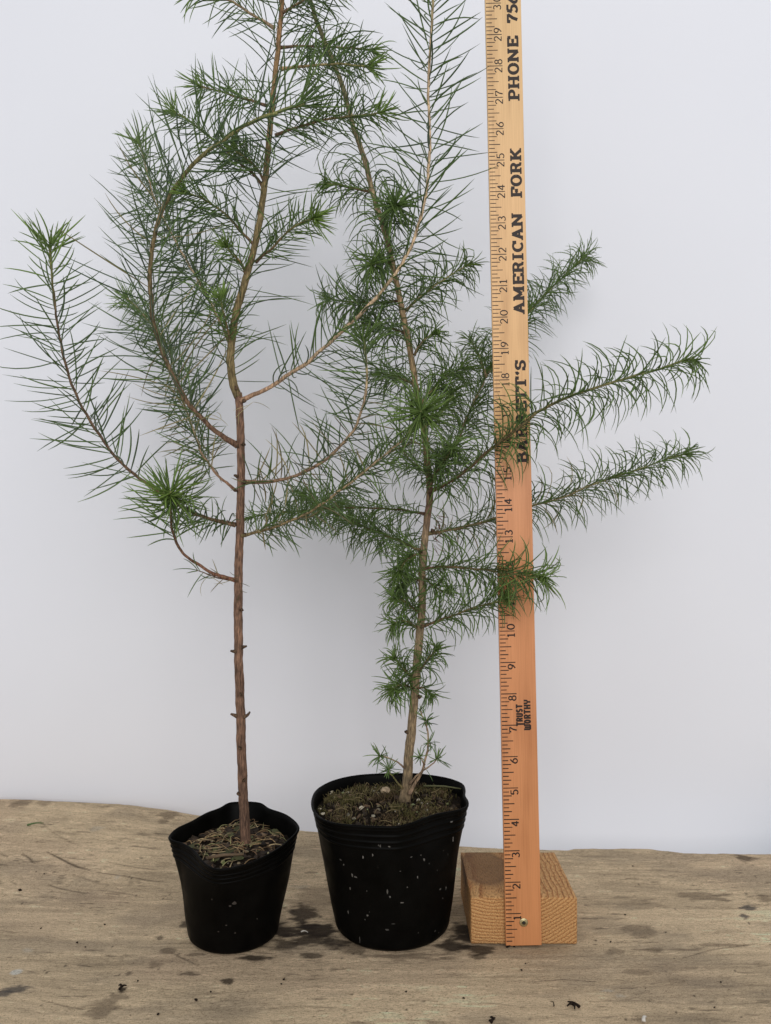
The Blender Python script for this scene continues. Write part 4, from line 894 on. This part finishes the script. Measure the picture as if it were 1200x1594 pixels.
# glyphs in their own upright frame: cap height 1; 's' strokes, 'f' serif bars (x, y, half length)
a_ = 0.10
def SB(cx, w_, s=.07): return ('f', (cx, s, w_))
def ST(cx, w_, s=.93): return ('f', (cx, s, w_))
BOLD = {
 'B': (.92, [('s', [(.24,.05),(.24,.95)]), ('s', [(.2,.93)]+arc(.5,.74,.20,.19,90,-90)+[(.2,.55)]), ('s', [(.2,.52)]+arc(.52,.30,.25,.23,90,-90)+[(.2,.07)]), SB(.2,.2), ST(.2,.2)]),
 'A': (1.02, [('s', [(.20,.05),(.48,.97)]), ('s', [(.46,.97),(.80,.05)]), ('s', [(.3,.33),(.7,.33)]), SB(.18,.18), SB(.80,.22)]),
 'R': (1.0, [('s', [(.26,.05),(.26,.95)]), ('s', [(.2,.93)]+arc(.52,.72,.22,.21,90,-90)+[(.2,.51)]), ('s', [(.50,.52),(.66,.40),(.72,.12),(.90,.08)]), SB(.25,.25), ST(.2,.2)]),
 'E': (.92, [('s', [(.26,.05),(.26,.95)]), ('s', [(.1,.92),(.80,.92)]), ('s', [(.2,.51),(.60,.51)]), ('s', [(.1,.08),(.82,.08)]), ('s', [(.80,.70),(.80,.98)]), ('s', [(.82,.02),(.84,.32)]), ('s', [(.58,.38),(.58,.64)])]),
 'T': (.95, [('s', [(.47,.05),(.47,.95)]), ('s', [(.06,.91),(.88,.91)]), ('s', [(.10,.66),(.08,.98)]), ('s', [(.84,.66),(.86,.98)]), SB(.47,.26)]),
 "'": (.50, [('s', [(.26,.95),(.30,.82),(.20,.66)])]),
 'S': (.80, [('s', arc(.40,.71,.25,.20,30,255)+arc(.40,.30,.27,.22,80,-150)), ('s', [(.66,.70),(.66,.97)]), ('s', [(.12,.05),(.12,.34)])]),
 'M': (1.18, [('s', [(.22,.05),(.22,.95)]), ('s', [(.20,.95),(.58,.22)]), ('s', [(.58,.22),(.94,.95)]), ('s', [(.94,.05),(.94,.95)]), SB(.2,.18), SB(.92,.22), ST(.14,.12), ST(1.02,.1)]),
 'I': (.60, [('s', [(.29,.05),(.29,.95)]), SB(.29,.26), ST(.29,.26)]),
 'C': (.94, [('s', arc(.50,.50,.34,.42,50,315)), ('s', [(.78,.62),(.78,.97)])]),
 'N': (1.08, [('s', [(.22,.05),(.22,.95)]), ('s', [(.20,.95),(.84,.06)]), ('s', [(.84,.05),(.84,.95)]), SB(.2,.2), ST(.14,.14), ST(.86,.2)]),
 'F': (.88, [('s', [(.26,.05),(.26,.95)]), ('s', [(.1,.92),(.78,.92)]), ('s', [(.2,.50),(.58,.50)]), ('s', [(.78,.66),(.78,.98)]), ('s', [(.58,.36),(.58,.64)]), SB(.26,.25)]),
 'O': (.98, [('s', arc(.48,.50,.33,.43,0,360,28))]),
 'K': (1.02, [('s', [(.24,.05),(.24,.95)]), ('s', [(.28,.42),(.80,.92)]), ('s', [(.44,.58),(.82,.07)]), SB(.23,.22), ST(.23,.22), SB(.82,.18), ST(.80,.18)]),
 'P': (.92, [('s', [(.26,.05),(.26,.95)]), ('s', [(.2,.93)]+arc(.52,.70,.24,.23,90,-90)+[(.2,.47)]), SB(.27,.26), ST(.2,.2)]),
 'H': (1.06, [('s', [(.22,.05),(.22,.95)]), ('s', [(.80,.05),(.80,.95)]), ('s', [(.2,.5),(.8,.5)]), SB(.22,.21), ST(.22,.21), SB(.80,.21), ST(.80,.21)]),
 '7': (.80, [('s', [(.10,.90),(.72,.90)]), ('s', [(.70,.90),(.44,.45),(.34,.04)]), ('s', [(.12,.68),(.12,.98)])]),
 '5': (.82, [('s', [(.22,.92),(.70,.92)]), ('s', [(.22,.95),(.17,.52)]), ('s', arc(.38,.32,.28,.26,125,-150))]),
 '6': (.82, [('s', [(.62,.92),(.36,.78)]+arc(.42,.32,.29,.27,150,180)), ('s', arc(.40,.32,.27,.27,0,360,24))]),
}
LIGHT = {
 '0': [arc(.36,.5,.27,.45,0,360,24)], '1': [[(.36,.05),(.36,.95)], [(.18,.78),(.36,.95)], [(.16,.05),(.56,.05)]],
 '2': [arc(.34,.70,.24,.25,165,-35,12)+[(.10,.06)], [(.08,.07),(.62,.07)]], '3': [arc(.33,.73,.22,.22,150,-90,12), arc(.33,.28,.26,.23,90,-150,14)],
 '4': [[(.46,.04),(.46,.95)], [(.46,.95),(.06,.32)], [(.05,.30),(.66,.30)]], '5': [[(.16,.93),(.58,.93)], [(.17,.94),(.13,.54)], arc(.33,.33,.26,.28,130,-150,14)],
 '6': [[(.52,.94),(.22,.62)]+arc(.34,.31,.26,.27,170,190,3), arc(.34,.31,.25,.27,0,360,20)], '7': [[(.08,.92),(.62,.92)], [(.62,.92),(.36,.48),(.26,.04)], [(.09,.72),(.09,.96)]],
 '8': [arc(.34,.74,.20,.21,0,360,20), arc(.34,.28,.25,.24,0,360,20)], '9': [arc(.34,.68,.25,.26,0,360,20), arc(.34,.68,.25,.26,-10,10,3)+[(.50,.34),(.18,.05)]]}
CAPS = {
 'T': (.72, [[(.36,-.30),(.36,.95)], [(.03,.90),(.69,.90)]]), 't': (.72, [[(.36,.05),(.36,.95)], [(.03,.90),(.69,.90)]]),
 'R': (.74, [[(.17,.03),(.17,.97)], [(.17,.9)]+arc(.40,.70,.17,.20,90,-90,8)+[(.17,.5)], [(.42,.5),(.58,.04)]]), 'U': (.74, [[(.17,.97)]+arc(.36,.28,.19,.20,180,360,10)+[(.55,.97)]]),
 'S': (.70, [arc(.34,.70,.18,.20,20,260,10)+arc(.34,.30,.18,.20,80,-160,10)]), 'W': (.95, [[(.15,1.0),(.15,.1)], [(.46,.9),(.46,.1)], [(.78,1.0),(.78,.1)], [(.12,.1),(.80,.1)]]),
 'O': (.74, [arc(.36,.5,.19,.40,0,360,20)]), 'H': (.76, [[(.17,.03),(.17,.97)], [(.58,.03),(.58,.97)], [(.17,.5),(.58,.5)]]), 'Y': (.74, [[(.14,.97),(.16,.55),(.36,.42),(.36,.03)], [(.58,.97),(.56,.55),(.36,.42)]])}
def place(pts, x_base, z0, h, sx, slant=0.0):
    """upright glyph frame -> stick face, reading upwards (glyph top to the left)"""
    return [(x_base-gy*h, z0+(gx+slant*gy)*sx) for gx, gy in pts]
def word(text, x_base, h, z_start, z_end, slant=0.0):
    tot = sum(BOLD[c][0] for c in text); sx = (z_end-z_start)/tot; z = z_start; pr = Print()
    for c in text:
        adv, items = BOLD[c]
        for kd, dt in items:
            if kd == 's': pr.ribbon(place(dt, x_base, z, h, sx, slant), 0.31*h, 0.19*h)
            else:
                cx, cy, hw = dt; pr.poly(place([(cx-hw, cy-.075), (cx+hw, cy-.075), (cx+hw, cy+.075), (cx-hw, cy+.075)], x_base, z, h, sx, slant))
        z += adv*sx
    o = pr.build('lettering'); o['label'] = 'printed word ' + text if text[0] != '7' else 'printed digits'; return o
pxm = (BY-TH)/F                                     # metres per photograph pixel on the face
zf = lambda py: (1473-py)*pxm
xl = 0.0264; lh = 17.2*pxm
word("BARRETT'S", xl, lh, zf(723), zf(562)); word('AMERICAN', xl, lh, zf(491), zf(333)); word('FORK', xl, lh, zf(310), zf(232))
word('PHONE', xl-.0003, lh, zf(159), zf(58)); word('756', xl-.0003, lh, zf(39), zf(-7), .10)
# maker's stamp
for text, xb, h, za, zb in (('TRUSt', 0.0178, 10.6*pxm, 1131.5, 1097), ('WORtHY', 0.0242, 11.0*pxm, 1138, 1090)):
    pr = Print(); tot = sum(CAPS[c][0] for c in text); sx = (zf(zb)-zf(za))/tot; z = zf(za)
    for c in text:
        adv, ss = CAPS[c]
        for s in ss: pr.ribbon(place(s, xb, z, h, sx), 2.9*pxm, 2.5*pxm)
        z += adv*sx
    pr.build('lettering')['label'] = 'printed stamp word'
# scale
pr = Print(); r_ = np.random.default_rng(12)
IN0 = zf(1471.5)
for e in range(1, int(34*8)):
    z = IN0+e*U/8*0.9995; L_ = 23.5 if e % 8 == 0 else 17.2 if e % 4 == 0 else 12.8 if e % 2 == 0 else 9.0
    x1 = (1.0+L_+r_.normal()*.25)*pxm; t_ = (1.55 if e < 130 else 1.25)*pxm/2*r_.uniform(.85, 1.1); y = INK0
    pr.mb.add([(1.0*pxm, y, z-t_), (x1, y, z-t_), (x1, y, z+t_), (1.0*pxm, y, z+t_)], [(0, 1, 2, 3)])
pr.build('scale_marks')['label'] = 'printed inch and eighth marks'
for n_ in range(1, 34):
    pr = Print(); z = IN0+n_*U*0.9995; s_ = str(n_); h = 12.4*pxm; sx = 13.2*pxm; wv, wh = (2.4*pxm, 1.6*pxm) if n_ < 17 else (1.9*pxm, 1.3*pxm)
    for k, c in enumerate(s_):
        zs = z-11.2*pxm if k == 0 else z+1.8*pxm
        for s in LIGHT[c]: pr.ribbon(place(s, 24.6*pxm, zs, h, sx), wv, wh)
    pr.build('numeral')
# screw through the foot of the stick
sp_ = stick.matrix_basis.inverted() @ (Vector(at(815, 1435.5, BY-TH-0.0004))-Vector(stand.location))
def lathe(prof, n=28):
    vs_ = []; 
    for r, y in prof: vs_ += [(r*math.cos(2*math.pi*i/n), y, r*math.sin(2*math.pi*i/n)) for i in range(n)]
    fs_ = [(j*n+i, (j+1)*n+i, (j+1)*n+(i+1) % n, j*n+(i+1) % n) for j in range(len(prof)-1) for i in range(n)]
    return vs_, fs_+[tuple(range((len(prof)-1)*n, len(prof)*n))]
mb = MB(); mb.add(*lathe([(.0030, .0006), (.0034, .0), (.0035, -.0004), (.0033, -.0007), (.0026, -.0009), (.0015, -.00095)]))
scr = mb.build('screw', M['screw'], stand); scr.location = stick.matrix_basis @ sp_
mb = MB(); star = [((.00145 if i % 2 == 0 else .00085)*math.cos(math.pi*i/6), (.00145 if i % 2 == 0 else .00085)*math.sin(math.pi*i/6)) for i in range(12)]
mb.add([(x, -.00105, z) for x, z in star]+[(x, -.0006, z) for x, z in star], [tuple(range(12))]+[(i, (i+1) % 12, 12+(i+1) % 12, 12+i) for i in range(12)])
mb.build('star_recess', M['recess'], scr, smooth=False)

# ------------------------------------------------------------------ crumbs on the board
rr = np.random.default_rng(55)
def bz(x, y): return float(board_z(np.array([x]), np.array([y]))[0])+0.0003
crumbs = [(31,1387,5),(120,1468,2.5),(133,1475,2),(163,1440,2.5),(305,1558,3.5),(215,1528,2.5),(246,1580,3),(69,1361,2.2),(56,1358,2),(174,1309,2),(64,1446,2.2),(328,1545,2.2),(985,1349,2.4),(973,1425,2.4),(632,1545,2.5),(722,1555,2.5),(812,1511,2.6),(818,1501,2),(1122,1530,2.2),(442,1526,3),(438,1533,2.4),(950,1467,2),(763,1590,2.6),(1112,1569,2)]
for px, py, r in crumbs:
    x, y = px_board(px, py); mb = MB(); blob(mb, (0, 0, 0), r*.72*PX, rr, None, .6)
    o = mb.build('soil_crumb', M['crumb'], smooth=False); o.location = (x, y, bz(x, y)+r*PX*.3)
    tag(o, 'tiny dark soil crumb lying on the weathered board', 'crumb', 'soil crumbs scattered on the board')
def bit(name, px, py, L, ang, r, mat, label, cat, parts=1):
    x, y = px_board(px, py); mb = MB()
    for k in range(parts):
        a = ang+(k*1.1); strand(mb, curl_path((-math.cos(a)*L*PX/2*(k == 0), -math.sin(a)*L*PX/2*(k == 0), r*PX*.8), a, L*PX*(1 if k == 0 else .6), .5*rr.normal(), .0012, 5), r*PX, r*PX*.35, None, 5)
    o = mb.build(name, M[mat]); o.location = (x, y, bz(x, y)+.0004); return tag(o, label, cat)
bit('green_needle', 55, 1285, 30, .45, 2.0, 'green_bit', 'short green leaf fragment on the board at far left', 'leaf')
bit('bark_shred', 893, 1567, 18, 2.4, 2.3, 'crumb', 'dark curled bark shred near the front edge, below the pine block', 'bark', 3)
bit('twig_scrap', 862, 1565, 10, 1.4, .9, 'crumb', 'thin dark twig scrap standing just left of the curled bark shred', 'twig')
bit('bark_shred', 768, 1592, 12, .9, 2.2, 'crumb', 'small dark shred at the bottom edge in front of the yardstick', 'bark', 2)
bit('bark_shred', 800, 1476, 24, .1, 1.8, 'crumb', 'dark shred against the bottom end of the yardstick', 'bark', 2)
bit('bark_shred', 190, 1540, 12, 1.2, 2.2, 'crumb', 'dark shred on the bare board left of the small pot', 'bark', 2)
bit('pale_splinter', 474, 1453, 11, -.2, 1.0, 'fleck', 'pale splinter on the damp patch between the two pots', 'splinter')
bit('pale_splinter', 1000, 1590, 12, 1.5, 3.0, 'fleck', 'pale chip at the bottom edge right of the bark shred', 'splinter')
